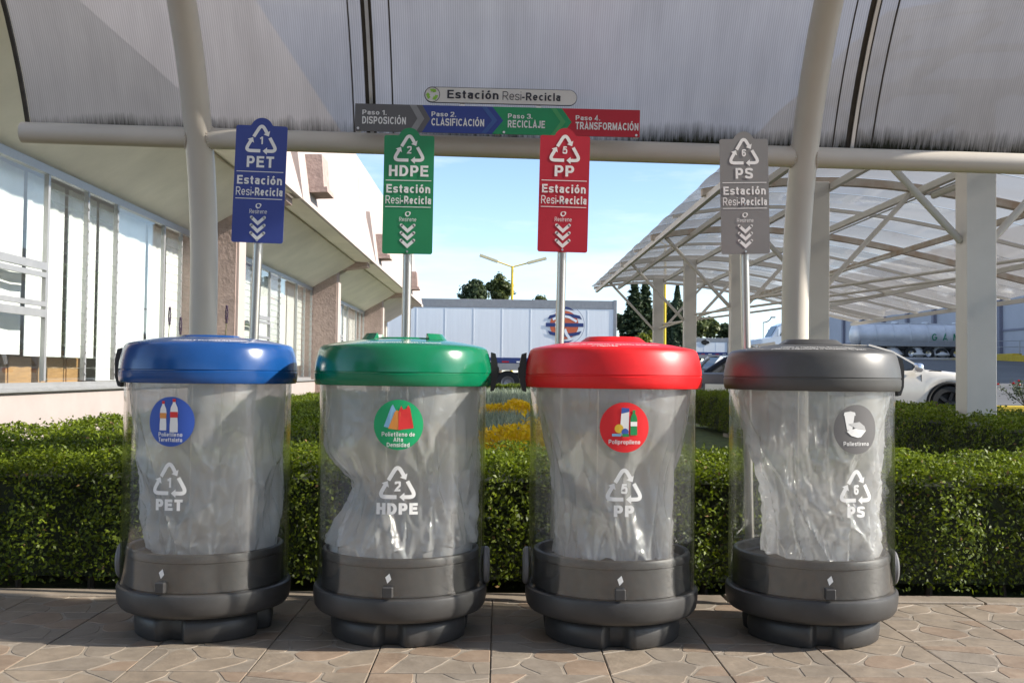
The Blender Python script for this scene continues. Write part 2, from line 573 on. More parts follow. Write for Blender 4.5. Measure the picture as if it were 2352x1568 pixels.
def glyph(c, w):
    """centre lines of a plain sans letter, capital height 1; returns (paths, width)"""
    h = w / 2; t = 1 - h; X = 0.735; x = X - h
    S = lambda top, W: spl([(W - h * .8, top * .74), (W * .80, top - h - .03), (W * .5, top - h), (W * .2, top - h - .04), (h, top * .74), (W * .2, top * .575), (W * .5, top * .505), (W * .80, top * .42), (W - h, top * .265), (W * .8, h + .035), (W * .5, h), (W * .18, h + .035), (h * .7, top * .275)], 4)
    def bowlP(W, y): return [(w * .9, t), (W * .55, t)] + oval(W * .16 + h, W - h, y, t, 84, -84, 12) + [(W * .55, y), (w * .9, y)]
    if c == 'E': return [[(h, 0), (h, 1)], [(w, t), (.6, t)], [(w, .52), (.56, .52)], [(w, h), (.62, h)]], .62
    if c == 'F': return [[(h, 0), (h, 1)], [(w, t), (.58, t)], [(w, .50), (.53, .50)]], .58
    if c == 'L': return [[(h, 0), (h, 1)], [(w, h), (.56, h)]], .56
    if c == 'T': return [[(0, t), (.62, t)], [(.31, 0), (.31, 1 - w)]], .62
    if c == 'H': return [[(h, 0), (h, 1)], [(.66 - h, 0), (.66 - h, 1)], [(w, .52), (.66 - w, .52)]], .66
    if c == 'I': return [[(h, 0), (h, 1)]], w
    if c == 'P': return [[(h, 0), (h, 1)], bowlP(.63, .43)], .63
    if c == 'R': return [[(h, 0), (h, 1)], bowlP(.65, .46), [(.34, .43), (.66 - h * .4, 0)]], .67
    if c == 'D': return [[(h, 0), (h, 1)], [(w, t), (.30, t)] + oval(-.08 + h, .68 - h, h, t, 86, -86, 16) + [(.30, h), (w, h)]], .68
    if c == 'N': return [[(h, 0), (h, 1)], [(.66 - h, 0), (.66 - h, 1)], [(h, 1 - h * .6), (.66 - h, h * .6)]], .66
    if c == 'M': return [[(h, 0), (h, 1)], [(.80 - h, 0), (.80 - h, 1)], [(h, 1 - h * .5), (.40, .18), (.80 - h, 1 - h * .5)]], .80
    if c == 'A': return [[(h * .7, 0), (.345, 1 - h * .6), (.69 - h * .7, 0)], [(.17, .28), (.52, .28)]], .69
    if c == 'C': return [oval(h, .76 - h, h, t, 42, 318, 22)], .70
    if c == 'G': return [oval(h, .78 - h, h, t, 42, 350, 24), [(.42, .47), (.78 - h, .47), (.78 - h, .30)]], .76
    if c == 'O': return [oval(h, .74 - h, h, t, 90, 450, 28)], .74
    if c == 'J': return [[(.50 - h, 1), (.50 - h, .3)] + oval(h, .50 - h, h, .52, -10, -175, 10)], .50
    if c == 'S': return [S(1.0, .64)], .64
    if c == 's': return [S(X, .50)], .50
    if c == 'a': return [spl([(h * 1.2, X * .76), (.13, x - .02), (.27, x), (.42, x - .05), (.50 - h, X * .68)], 4) + [(.50 - h, 0)], oval(h, .52 - h, h, X * .60, 60, 340, 16)], .51
    if c in 'cC': return [oval(h, .56 - h, h, x, 45, 315, 18)], .52
    if c == 'e': return [[(h, X * .48), (.55 - h, X * .48)], oval(h, .55 - h, h, x, -2, 318, 20)], .55
    if c == 'o': return [oval(h, .56 - h, h, x, 90, 450, 22)], .56
    if c == 'n': return [[(h, 0), (h, X)], oval(h, .54 - h, X * .28, x, 170, 0, 10) + [(.54 - h, 0)]], .54
    if c == 'r': return [[(h, 0), (h, X)], spl([(h, X * .60), (.14 + h, x - .06), (.36, x)], 4)], .36
    if c == 'i': return [[(h, 0), (h, X)], [(h, 1), (h, 1 - w * .95)]], w
    if c == 'l': return [[(h, 0), (h, 1)]], w
    if c == 't': return [[(.16, .93), (.16, .2)] + oval(.16, .42, h, .30, 190, 275, 6), [(0, x), (.34, x)]], .35
    if c == 'f': return [[(.15, 0), (.15, .75)] + oval(.15, .46, .55, t, 175, 80, 8), [(0, x), (.33, x)]], .34
    if c == 'p': return [[(h, -.26), (h, X)], oval(h, .58 - h, h, x, 150, -150, 20)], .58
    if c == 'd': return [[(.58 - h, 0), (.58 - h, 1)], oval(h, .58 - h, h, x, 30, 330, 20)], .58
    if c == 'b': return [[(h, 0), (h, 1)], oval(h, .58 - h, h, x, 150, -150, 20)], .58
    if c == 'y': return [[(h * .6, X), (.27, 0)], [(.54 - h * .6, X), (.20, -.24), (.06, -.24)]], .54
    if c == 'u': return [[(h, X)] + oval(h, .54 - h, h, X * .72, 190, 350, 10), [(.54 - h, 0), (.54 - h, X)]], .54
    if c == 'v': return [[(h * .6, X), (.26, 0), (.52 - h * .6, X)]], .52
    if c == 'm': return [[(h, 0), (h, X)], oval(h, .45 - h, X * .28, x, 170, 0, 10) + [(.45 - h, 0)], oval(.45 - h, .82 - h, X * .28, x, 170, 0, 10) + [(.82 - h, 0)]], .82
    if c == 'h': return [[(h, 0), (h, 1)], oval(h, .54 - h, X * .28, x, 170, 0, 10) + [(.54 - h, 0)]], .54
    if c == 'q': return [[(.58 - h, -.26), (.58 - h, X)], oval(h, .58 - h, h, x, 30, 330, 20)], .58
    if c == 'z': return [[(0, x), (.46, x), (h, h), (.48, h)]], .48
    if c == 'B': return [[(h, 0), (h, 1)], bowlP(.60, .53), [(w * .9, .53)] + oval(.14, .66 - h, h, .53, 84, -84, 12) + [(w * .9, h)]], .66
    if c == '"': return [[(h, 1), (h, .68)], [(h + .2, 1), (h + .2, .68)]], .2 + w
    if c == '1': return [[(.30, 0), (.30, 1)], spl([(.02, .72), (.14, .79), (.27, 1 - h)], 4)], .30 + h
    if c == '2': return [spl([(h, .72), (.10, .88), (.30, t), (.48, .90), (.55 - h * .6, .73), (.48, .55), (.25, .32), (h, h)], 4) + [(.56, h)]], .56
    if c == '3': return [spl([(h, .76), (.14, .92), (.30, t), (.46, .90), (.51, .74), (.44, .58), (.26, .53)], 4), spl([(.26, .53), (.46, .47), (.54, .30), (.46, .11), (.28, h), (.11, .10), (h * .6, .27)], 4)], .56
    if c == '4': return [[(.40, 0), (.40, 1), (h * .8, .28), (.58, .28)]], .58
    if c == '5': return [[(.52, t), (.16, t), (.09, .50)] + spl([(.09, .50), (.29, .62), (.47, .55), (.54 - h * .3, .34), (.46, .11), (.27, h), (.09, .12), (h * .6, .26)], 4)[1:]], .56
    if c == '6': return [spl([(.52, .78), (.44, .92), (.30, t), (.13, .86), (h, .5), (h, .34)], 4), oval(h, .57 - h, h, .60, 90, 450, 22)], .57
    if c == '.': return [[(h, 0), (h, w)]], w
    if c == '-': return [[(0, .36), (.30, .36)]], .30
    if c == '/': return [[(0, 0), (.28, 1)]], .28
    return [], .28


ACC = {'ó': 'o', 'Ó': 'O', 'í': 'i'}


def text2d(txt, width=None, height=None, bold=0.15, gap=0.10):
    """lettering as flat strokes, capital height = height, squeezed or stretched to the width; centred, base at 0"""
    w = bold
    V = []; F = []; x = 0.0; lift = 0
    for c in txt:
        base = ACC.get(c, c)
        paths, wd = glyph(base, w)
        paths = list(paths)
        if c in 'óí': paths.append([(wd * .42, .80), (wd * .42 + .16, 1.0)])
        if c == 'Ó': paths.append([(wd * .42, 1.06), (wd * .42 + .16, 1.24)])
        for pth in paths:
            v, f = stroke2d(pth, w)
            k = len(V)
            V += [(p[0] + x, p[1], lift % 5) for p in v]
            F += [tuple(i + k for i in ff) for ff in f]
            lift += 1
        x += wd + (gap + w * .25 if c != ' ' else 0)
    tot = max(p[0] for p in V); lo = min(p[0] for p in V)
    sy = height if height else 1.0
    sx = width / (tot - lo) if width else sy
    if width and not height: sy = sx
    xc = (tot + lo) / 2
    return [((p[0] - xc) * sx, p[1] * sy, p[2]) for p in V], F


def stroke2d(pts, w, caps=False, closed=False):
    pts = [Vector((p[0], p[1])) for p in pts]
    n = len(pts)
    V = []; F = []
    for i, p in enumerate(pts):
        if closed:
            a = (p - pts[i - 1]).normalized(); b = (pts[(i + 1) % n] - p).normalized()
        else:
            a = (p - pts[i - 1]).normalized() if i else (pts[1] - p).normalized()
            b = (pts[i + 1] - p).normalized() if i < n - 1 else a
        t = (a + b)
        if t.length < 1e-6: t = a
        t.normalize()
        nrm = Vector((-t.y, t.x))
        k = 1 / max(0.35, nrm.dot(Vector((-a.y, a.x))))
        V += [tuple(p + nrm * w / 2 * k), tuple(p - nrm * w / 2 * k)]
    for i in range(n - 1 if not closed else n):
        j = (i + 1) % n
        F.append((2 * i, 2 * i + 1, 2 * j + 1, 2 * j))
    if caps:
        for p in (pts[0], pts[-1]):
            k = len(V)
            V += [(p.x + w / 2 * math.cos(a * math.pi / 6), p.y + w / 2 * math.sin(a * math.pi / 6)) for a in range(12)]
            F.append(tuple(range(k, k + 12)))
    return V, F


def merge2d(*parts):
    V = []; F = []
    for v, f in parts:
        k = len(V)
        V += list(v); F += [tuple(i + k for i in ff) for ff in f]
    return V, F


def move2d(p, dx, dy, s=1.0):
    return [(q[0] * s + dx, q[1] * s + dy, *q[2:]) for q in p[0]], p[1]


def disc2d(r, n=40, rings=5, cx=0, cy=0):
    V = [(cx, cy)]; F = []
    for k in range(1, rings + 1):
        for i in range(n):
            a = 2 * math.pi * i / n
            V.append((cx + r * k / rings * math.cos(a), cy + r * k / rings * math.sin(a)))
    for i in range(n):
        F.append((0, 1 + i, 1 + (i + 1) % n))
    for k in range(rings - 1):
        for i in range(n):
            a = 1 + k * n
            F.append((a + i, a + n + i, a + n + (i + 1) % n, a + (i + 1) % n))
    return V, F


def poly2d(pts):
    return list(pts), [tuple(range(len(pts)))]


def recycle2d(width):
    """three chasing arrows in a triangle, base at y=0"""
    def arrow(a, c, b, w=0.112):
        a, c, b = Vector(a), Vector(c), Vector(b)
        r = 0.21
        p1 = c + (a - c).normalized() * r
        p2 = c + (b - c).normalized() * r
        path = [a]
        for i in range(9):
            u = i / 8
            path.append(p1 * (1 - u) ** 2 + c * 2 * u * (1 - u) + p2 * u * u)
        d = (b - p2).normalized()
        neck = b - d * 0.145
        path.append(neck)
        nn = Vector((-d.y, d.x))
        head = [tuple(neck + nn * 0.125), tuple(neck - nn * 0.125), tuple(b)]
        return merge2d(stroke2d(path, w), (head, [(0, 1, 2)]))
    p = merge2d(arrow((-0.262, 0.58), (0.0, 1.03), (0.247, 0.60)),
                arrow((0.285, 0.555), (0.545, 0.10), (0.06, 0.10)),
                arrow((-0.02, 0.10), (-0.545, 0.10), (-0.285, 0.56)))
    return [(x * width, y * width) for x, y in p[0]], p[1]


def plane_print(mb, p, y, mi=0):
    """2D shape onto the plane y = const, facing -y"""
    mb.add([(q[0], y - (0.00025 * q[2] if len(q) > 2 else 0), q[1]) for q in p[0]], p[1], mi)


def wrap_print(mb, p, r, th0, z0, mi=0):
    """2D shape wrapped on a vertical cylinder; th0 measured from -y towards +x"""
    V = []
    for q in p[0]:
        a = th0 + q[0] / r
        rq = r + (0.00025 * q[2] if len(q) > 2 else 0)
        V.append((rq * math.sin(a), -rq * math.cos(a), z0 + q[1]))
    mb.add(V, p[1], mi)


# ------------------------------------------------------------------ shared materials
M_white = pmat('cream_enamel_paint', (0.58, 0.53, 0.46), 0.42, var=0.05, nscale=3, bump=0.03, bscale=200)
M_cream_post = pmat('ivory_painted_steel', (0.60, 0.56, 0.50), 0.5, var=0.06, nscale=2.5, bump=0.04, bscale=120)
M_rust = pmat('ivory_steel_with_rust', (0.58, 0.54, 0.47), 0.6, var=0.05, nscale=5, c2=(0.36, 0.25, 0.17), bump=0.05)
M_steel = pmat('brushed_stainless_steel', (0.48, 0.45, 0.41), 0.32, metal=1.0, var=0.08, nscale=30, stretch=(1, 1, 0.03))
M_screw = pmat('zinc_screw', (0.7, 0.7, 0.7), 0.3, metal=1.0)
M_print = pmat('white_vinyl_print', (0.78, 0.77, 0.75), 0.5, var=0.03)
M_greyplastic = pmat('charcoal_plastic', (0.046, 0.045, 0.045), 0.42, var=0.14, nscale=14, bump=0.06, bscale=350)
M_black = pmat('black_plastic', (0.018, 0.018, 0.019), 0.45, var=0.1, nscale=20)
M_concrete = pmat('grey_concrete', (0.33, 0.31, 0.28), 0.85, var=0.2, nscale=5, bump=0.2, bscale=40)
M_polyroof = sheetmat('fluted_polycarbonate', (0.70, 0.74, 0.82), 0.10, 0.90, (0.40, 0.38, 0.375), 0.25, 1.35, flutes=30,
                      dirt=(1.95, 2.20, (0.012, 0.013, 0.008)))
M_polyfar = sheetmat('glossy_polycarbonate', (0.60, 0.61, 0.63), 0.28, 0.72, (0.35, 0.338, 0.325), 0.08, 1.45, bumpn=0.25, bscale=1.3)
M_clear = sheetmat('clear_acrylic', (0.95, 0.955, 0.95), 0.99, 0.01, (0.7, 0.7, 0.7), 0.02, 1.65)
M_film = sheetmat('thin_polythene_film', (0.9, 0.9, 0.91), 0.54, 0.46, (0.92, 0.915, 0.91), 0.09, 1.9, bumpn=0.6, bscale=34, diffuse_in=0.55)
M_glass = sheetmat('window_glass', (0.96, 0.98, 0.97), 0.98, 0.02, (0.6, 0.65, 0.65), 0.01, 1.36)

# ================================================================== GROUND
def smooth(t):
    t = max(0.0, min(1.0, t))
    return t * t * (3 - 2 * t)


def gz(x, y):
    """height of the yard: the lot lies a little lower than the walkway and climbs towards the warehouse"""
    rise = 2.6 * smooth((y - 30) / 62) * smooth((x - 4) / 20)
    return -0.05 + rise


M_asphalt = pmat('worn_asphalt', (0.105, 0.102, 0.10), 0.85, var=0.25, nscale=0.35, bump=0.3, bscale=25)
xs = sorted(set([-2500, -1200, -600, -300, -150, -80] + list(range(-50, 61, 5)) + [70, 90, 120, 180, 300, 600, 1200, 2500]))
ys = sorted(set([-2500, -1000, -400, -150, -60, -30] + list(range(-15, 111, 5)) + [130, 170, 250, 400, 800, 1600, 3500]))
mb = MB()
V = [(x, y, gz(x, y)) for y in ys for x in xs]
F = []
nx = len(xs)
for j in range(len(ys) - 1):
    for i in range(nx - 1):
        F.append((j * nx + i, j * nx + i + 1, (j + 1) * nx + i + 1, (j + 1) * nx + i))
mb.add(V, F)
g = mb.build('ground', M_asphalt, smooth=True)
tag(g, kind='structure')

# garden soil and lawn inside the hedges
M_lawn = pmat('clipped_lawn', (0.055, 0.085, 0.02), 0.9, var=0.35, nscale=9, bump=0.6, bscale=90, c2=(0.09, 0.12, 0.03))
mb = MB(); mb.box(-4.4, 4.4, 3.93, 33.6, -0.6, -0.03)
tag(mb.build('lawn', M_lawn), kind='structure')

# ---- walkway floor: slab and ceramic tiles with moulded flagstone relief
M_grout = pmat('pale_tile_joint', (0.262, 0.224, 0.180), 0.75, var=0.15, nscale=30, world=1)
M_stone = [pmat('tile_stone_tan', (0.238, 0.194, 0.150), 0.6, var=0.10, nscale=18, bump=0.12, bscale=70, c2=(0.25, 0.202, 0.153), world=1),
           pmat('tile_stone_greige', (0.222, 0.185, 0.147), 0.6, var=0.10, nscale=18, bump=0.12, bscale=70, c2=(0.218, 0.185, 0.15), world=1),
           pmat('tile_stone_terracotta', (0.248, 0.180, 0.130), 0.6, var=0.10, nscale=18, bump=0.12, bscale=70, c2=(0.25, 0.19, 0.14), world=1),
           pmat('tile_stone_pale', (0.245, 0.204, 0.160), 0.6, var=0.10, nscale=18, bump=0.12, bscale=70, world=1)]
TP = 0.351
tile0 = at(1125, 1563, 2.86).x
slab = MB(); slab.box(-9, 9, -4.4, 3.93, -0.6, -0.012)
floor = slab.build('floor', M_grout)
tag(floor, kind='structure')


def clip(poly, a, b, c):
    """keep a*x+b*y<=c"""
    out = []
    for i in range(len(poly)):
        p, q = poly[i], poly[(i + 1) % len(poly)]
        dp = a * p[0] + b * p[1] - c; dq = a * q[0] + b * q[1] - c
        if dp <= 0: out.append(p)
        if dp * dq < 0:
            t = dp / (dp - dq)
            out.append((p[0] + (q[0] - p[0]) * t, p[1] + (q[1] - p[1]) * t))
    return out


def tile_mesh(seed):
    rnd = random.Random(seed)
    h = TP / 2 - 0.0018
    pts = []
    tries = 0
    while len(pts) < 8 and tries < 4000:
        tries += 1
        p = (rnd.uniform(-h, h), rnd.uniform(-h, h))
        if all((p[0] - q[0]) ** 2 + (p[1] - q[1]) ** 2 > 0.095 ** 2 for q in pts): pts.append(p)
    m = MB()
    m.box(-h, h, -h, h, -0.012, -0.0015, 0)
    for i, p in enumerate(pts):
        poly = [(-h, -h), (h, -h), (h, h), (-h, h)]
        for j, q in enumerate(pts):
            if i == j: continue
            a, b = q[0] - p[0], q[1] - p[1]
            c = (q[0] ** 2 + q[1] ** 2 - p[0] ** 2 - p[1] ** 2) / 2
            ln = math.hypot(a, b)
            poly = clip(poly, a, b, c - 0.0042 * ln)
        if len(poly) < 3: continue
        for _ in range(2):       # soften corners that do not lie on the tile edge
            out = []
            for k in range(len(poly)):
                p0, p1 = poly[k], poly[(k + 1) % len(poly)]
                edge = lambda s: abs(abs(s[0]) - h) < 1e-6 or abs(abs(s[1]) - h) < 1e-6
                if edge(p0): out.append(p0)
                else: out.append((p0[0] * .8 + p1[0] * .2, p0[1] * .8 + p1[1] * .2))
                if not edge(p1): out.append((p0[0] * .2 + p1[0] * .8, p0[1] * .2 + p1[1] * .8))
            poly = out
        poly = [(x + 0.0022 * math.sin(y * 70 + seed), y + 0.0022 * math.sin(x * 64 + i)) if abs(abs(x) - h) > 1e-6 and abs(abs(y) - h) > 1e-6 else (x, y) for x, y in poly]
        cx = sum(x for x, y in poly) / len(poly); cy = sum(y for x, y in poly) / len(poly)
        top = [(cx + (x - cx) * 0.965, cy + (y - cy) * 0.965) for x, y in poly]
        n = len(poly)
        Vv = [(x, y, -0.0015) for x, y in poly] + [(x, y, 0.0) for x, y in top]
        Ff = [tuple(range(n, 2 * n))] + [(k, (k + 1) % n, n + (k + 1) % n, n + k) for k in range(n)]
        m.add(Vv, Ff, 1 + rnd.choice([0, 0, 1, 1, 2, 3]))
    me = bpy.data.meshes.new('tile')
    me.from_pydata(m.v, [], m.f)
    for mt in [M_grout] + M_stone: me.materials.append(mt)
    me.polygons.foreach_set('material_index', m.m)
    me.update()
    return me


tiles = [tile_mesh(s) for s in (3, 11, 23, 5, 31)]
rnd = random.Random(5)
YT = 2.985
for j in range(-4, 3):
    for i in range(-10, 10):
        o = link('tile', tiles[(i * 2 + j * 3) % 5], floor, (tile0 + (i + 0.5) * TP, YT + (j + 0.5) * TP, rnd.uniform(-0.0006, 0.0006)))
        o.rotation_euler = (0, 0, math.pi / 2 * rnd.choice([0, 0, 1, 2, 3]))
# kerb along the planting bed, laid in lengths
mb = MB()
kerb = thing('kerb', 'low tan concrete kerb between the paving and the clipped hedge', 'kerb', (0, 4.0, 0))
for k in range(-5, 5):
    m = MB(); m.box(-0.496, 0.496, -0.06, 0.05, -0.4, 0.007, bev=0.004)
    o = m.build('kerb_stone', M_stone[3], kerb)
    o.location = (k + 0.4, 0.0, rnd.uniform(-0.003, 0.003))

# ================================================================== HEDGES AND PLANTS
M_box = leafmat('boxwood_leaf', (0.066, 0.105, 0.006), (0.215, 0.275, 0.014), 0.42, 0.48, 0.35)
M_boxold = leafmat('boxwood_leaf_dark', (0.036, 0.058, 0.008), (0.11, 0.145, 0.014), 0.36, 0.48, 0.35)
M_deadleaf = leafmat('dry_box_leaf', (0.16, 0.09, 0.03), (0.30, 0.20, 0.08), 0.2, 0.6, 0.3)
M_twig = pmat('woody_twig', (0.075, 0.052, 0.035), 0.85, var=0.3, nscale=30)
M_core = pmat('hedge_shade_and_soil', (0.018, 0.024, 0.008), 0.95, var=0.4, nscale=25, bump=0.8, bscale=50)  # dark tone put in for shade inside the hedges; also colours bare soil


def hedge(label, x0, x1, y0, y1, h, dens, leaf, seed, faces='-y+x-x+yt', zb=0.06, name='box_hedge', stems=True, ztop=None, frontbulge=0.03):
    rng = np.random.default_rng(seed)
    root = thing(name, label, 'hedge', ((x0 + x1) / 2, (y0 + y1) / 2, -0.03), 'clipped box hedges')
    ox, oy, oz = root.location
    m = MB(); ins = 0.075
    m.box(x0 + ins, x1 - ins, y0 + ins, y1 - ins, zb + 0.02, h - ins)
    m.build('light_block_core', M_core, root, org=root.location)  # dark filler box added inside the leaves to block light
    Ps = []; Ns = []
    for fdef, area in (('-y', (x1 - x0) * h), ('+y', (x1 - x0) * h), ('-x', (y1 - y0) * h), ('+x', (y1 - y0) * h), ('t', (x1 - x0) * (y1 - y0))):
        if fdef not in faces: continue
        k = int(area * dens)
        u = rng.random(k); v = rng.random(k)
        dep = np.abs(rng.normal(0, 0.035, k)) * 1.0
        if fdef == 't':
            P = np.stack([x0 + u * (x1 - x0), y0 + v * (y1 - y0), h - dep], 1); Nn = np.tile((0, 0, 1.0), (k, 1))
        else:
            z = zb + v ** 0.92 * (h - zb)
            if fdef[1] == 'y':
                yy = y0 + dep if fdef[0] == '-' else y1 - dep
                P = np.stack([x0 + u * (x1 - x0), yy, z], 1); Nn = np.tile((0, -1.0 if fdef[0] == '-' else 1.0, 0.35), (k, 1))
            else:
                xx = x0 + dep if fdef[0] == '-' else x1 - dep
                P = np.stack([xx, y0 + u * (y1 - y0), z], 1); Nn = np.tile((-1.0 if fdef[0] == '-' else 1.0, 0, 0.35), (k, 1))
        # uneven clipping
        wob = 0.024 * (np.sin(P[:, 0] * 7.3 + seed) + np.sin(P[:, 0] * 17 + P[:, 1] * 5) + np.sin(P[:, 1] * 9 + P[:, 2] * 13))
        clump = 0.02 * np.sin(P[:, 0] * 41 + P[:, 2] * 33) * np.sin(P[:, 2] * 47 + P[:, 1] * 29)
        P = P + Nn * (wob + clump)[:, None] * (0.6 if fdef == 't' else 1.0)
        if fdef != 't':   # round the top edge and thin the skirt
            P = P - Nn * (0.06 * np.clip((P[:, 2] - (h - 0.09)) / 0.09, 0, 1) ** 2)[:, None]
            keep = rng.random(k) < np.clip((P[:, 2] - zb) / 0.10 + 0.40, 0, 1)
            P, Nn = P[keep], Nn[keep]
        Ps.append(P); Ns.append(Nn)
    P = np.concatenate(Ps); Nn = np.concatenate(Ns)
    # upright sprigs poking out of the top
    if 't' in faces:
        k = int((x1 - x0) * (y1 - y0) * dens * 0.06)
        Q = np.stack([x0 + rng.random(k) * (x1 - x0), y0 + rng.random(k) * (y1 - y0), h + rng.random(k) ** 2 * 0.045], 1)
        P = np.concatenate([P, Q]); Nn = np.concatenate([Nn, np.tile((0.3, -0.3, 0.8), (k, 1))])
    P = P - np.array((ox, oy, oz))
    Vv, Fq = leaf_quads(P, Nn, leaf, leaf * 0.56, rng, 0.75)
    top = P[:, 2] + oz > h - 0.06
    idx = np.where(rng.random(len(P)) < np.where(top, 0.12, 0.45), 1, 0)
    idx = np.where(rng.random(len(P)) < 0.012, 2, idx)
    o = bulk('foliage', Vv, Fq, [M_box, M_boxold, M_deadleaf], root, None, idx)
    o['kind'] = 'stuff'
    if stems:
        rr = random.Random(seed)
        x = x0 + 0.15
        while x < x1 - 0.1:
            m = MB()
            yy = y0 + 0.12 + rr.random() * 0.08
            m.tube([(x, yy, -0.04), (x + rr.uniform(-.02, .02), yy, 0.08), (x + rr.uniform(-.05, .05), yy + .02, 0.26)], [0.016, 0.012, 0.008], 6)
            m.build('stem', M_twig, root, org=root.location)
            x += rr.uniform(0.22, 0.4)
    return root


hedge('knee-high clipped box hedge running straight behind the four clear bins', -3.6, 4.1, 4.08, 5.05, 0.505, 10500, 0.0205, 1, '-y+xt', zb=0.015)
hedge('clipped box hedge along the foot of the building with big windows', -2.78, -1.35, 5.0, 17.5, 0.525, 4200, 0.027, 2, '-y+xt', stems=False)
hedge('clipped box hedge beside the parking shelter posts, far side of the lawn', 3.25, 4.25, 6.3, 18.0, 0.61, 3800, 0.027, 3, '-x-yt', stems=False)
hedge('low box hedge at the back of the flower bed before the trailer wheels', -1.6, 2.4, 32.6, 33.3, 0.52, 1500, 0.05, 4, '-yt', stems=False)


def scatter_bed(name, label, x0, x1, y0, y1, h, count, leaf, mats, seed, upr=0.4, wave=0.10):
    rng = np.random.default_rng(seed)
    P = np.stack([x0 + rng.random(count) * (x1 - x0), y0 + rng.random(count) * (y1 - y0), rng.random(count) ** 0.55 * h], 1)
    P[:, 2] *= 1 + wave / h * (np.sin(P[:, 0] * 6) + np.sin(P[:, 0] * 15 + P[:, 1] * 4)) * 0.6
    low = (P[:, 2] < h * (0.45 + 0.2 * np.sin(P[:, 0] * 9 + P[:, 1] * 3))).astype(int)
    Vv, Fq = leaf_quads(P - np.array(((x0 + x1) / 2, (y0 + y1) / 2, 0)), np.tile((0, -0.3, upr), (count, 1)), leaf, leaf * 0.5, rng, 0.7)
    o = bulk(name, Vv, Fq, mats, None, ((x0 + x1) / 2, (y0 + y1) / 2, -0.03), low)
    tag(o, label, 'shrubs', 'beds of yellow and grey-green planting', 'stuff')
    return o


def blade_bed(name, label, x0, x1, y0, y1, h, count, mat, seed, w=0.02):
    rng = np.random.default_rng(seed)
    b = np.stack([x0 + rng.random(count) * (x1 - x0), y0 + rng.random(count) * (y1 - y0), np.zeros(count)], 1)
    b -= np.array(((x0 + x1) / 2, (y0 + y1) / 2, 0))
    d = rng.normal(0, 0.28, (count, 3)); d[:, 2] = 1; d /= np.linalg.norm(d, axis=1)[:, None]
    H = (h * rng.uniform(0.55, 1.1, count))[:, None]
    s = rng.normal(0, 1, (count, 3)); s[:, 2] = 0; s /= np.linalg.norm(s, axis=1)[:, None]
    s *= w
    bend = rng.normal(0, 0.10, (count, 3)) * h; bend[:, 2] = -0.03
    mid = b + d * H * 0.6
    tip = b + d * H + bend
    Vv = np.stack([b - s * .4, b + s * .4, mid + s * .5, mid - s * .5, tip + s * .08, tip - s * .08], 1).reshape(-1, 3)
    base = (np.arange(count) * 6)[:, None]
    Fq = np.concatenate([base + np.array([[0, 1, 2, 3]]), base + np.array([[3, 2, 4, 5]])], 0)
    o = bulk(name, Vv, Fq, mat, None, ((x0 + x1) / 2, (y0 + y1) / 2, -0.03))
    tag(o, label, 'plants', 'beds of yellow and grey-green planting', 'stuff')
    return o


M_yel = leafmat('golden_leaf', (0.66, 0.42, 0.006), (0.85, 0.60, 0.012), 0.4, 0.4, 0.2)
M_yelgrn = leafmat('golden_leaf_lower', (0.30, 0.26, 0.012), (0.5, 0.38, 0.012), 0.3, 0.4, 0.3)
M_blade = leafmat('grey_green_blade', (0.14, 0.18, 0.12), (0.34, 0.39, 0.29), 0.3, 0.45, 0.25)
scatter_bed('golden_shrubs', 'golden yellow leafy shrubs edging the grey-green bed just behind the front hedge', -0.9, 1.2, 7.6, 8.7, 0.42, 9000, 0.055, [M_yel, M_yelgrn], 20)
blade_bed('lavender_bed', 'grey-green upright lavender foliage between the two golden shrub rows', -1.1, 1.6, 8.9, 15.4, 0.40, 15000, M_blade, 21, 0.022)
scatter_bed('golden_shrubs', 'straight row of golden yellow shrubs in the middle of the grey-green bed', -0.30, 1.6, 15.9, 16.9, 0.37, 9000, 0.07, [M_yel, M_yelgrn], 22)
blade_bed('lavender_bed', 'grey-green lavender foliage behind the straight golden shrub row', -1.3, 1.9, 17.5, 31.5, 0.5, 14000, M_blade, 23, 0.03)
# one golden sprig standing above its row
sp = thing('golden_shoot', 'single tall golden shoot standing above the nearer yellow shrubs', 'plant', (at(1207, 1000, 8.4).x, 8.4, -0.03))
m = MB(); m.tube([(0, 0, 0), (0.01, 0, 0.3), (0.0, 0, 0.56)], [0.006, 0.005, 0.003], 6); m.build('stem', M_twig, sp)
rr = random.Random(3)
for k in range(16):
    m = MB(); z = 0.22 + 0.34 * k / 15; a = k * 2.4; L = 0.085 * (1.15 - 0.5 * k / 15)
    dx, dy = math.cos(a), math.sin(a)
    m.add([(0, 0, z), (dx * L * .5 - dy * .018, dy * L * .5 + dx * .018, z + .03), (dx * L, dy * L, z + .045), (dx * L * .5 + dy * .018, dy * L * .5 - dx * .018, z + .03)], [(0, 1, 2, 3)])
    m.build('leaf', M_yel, sp)
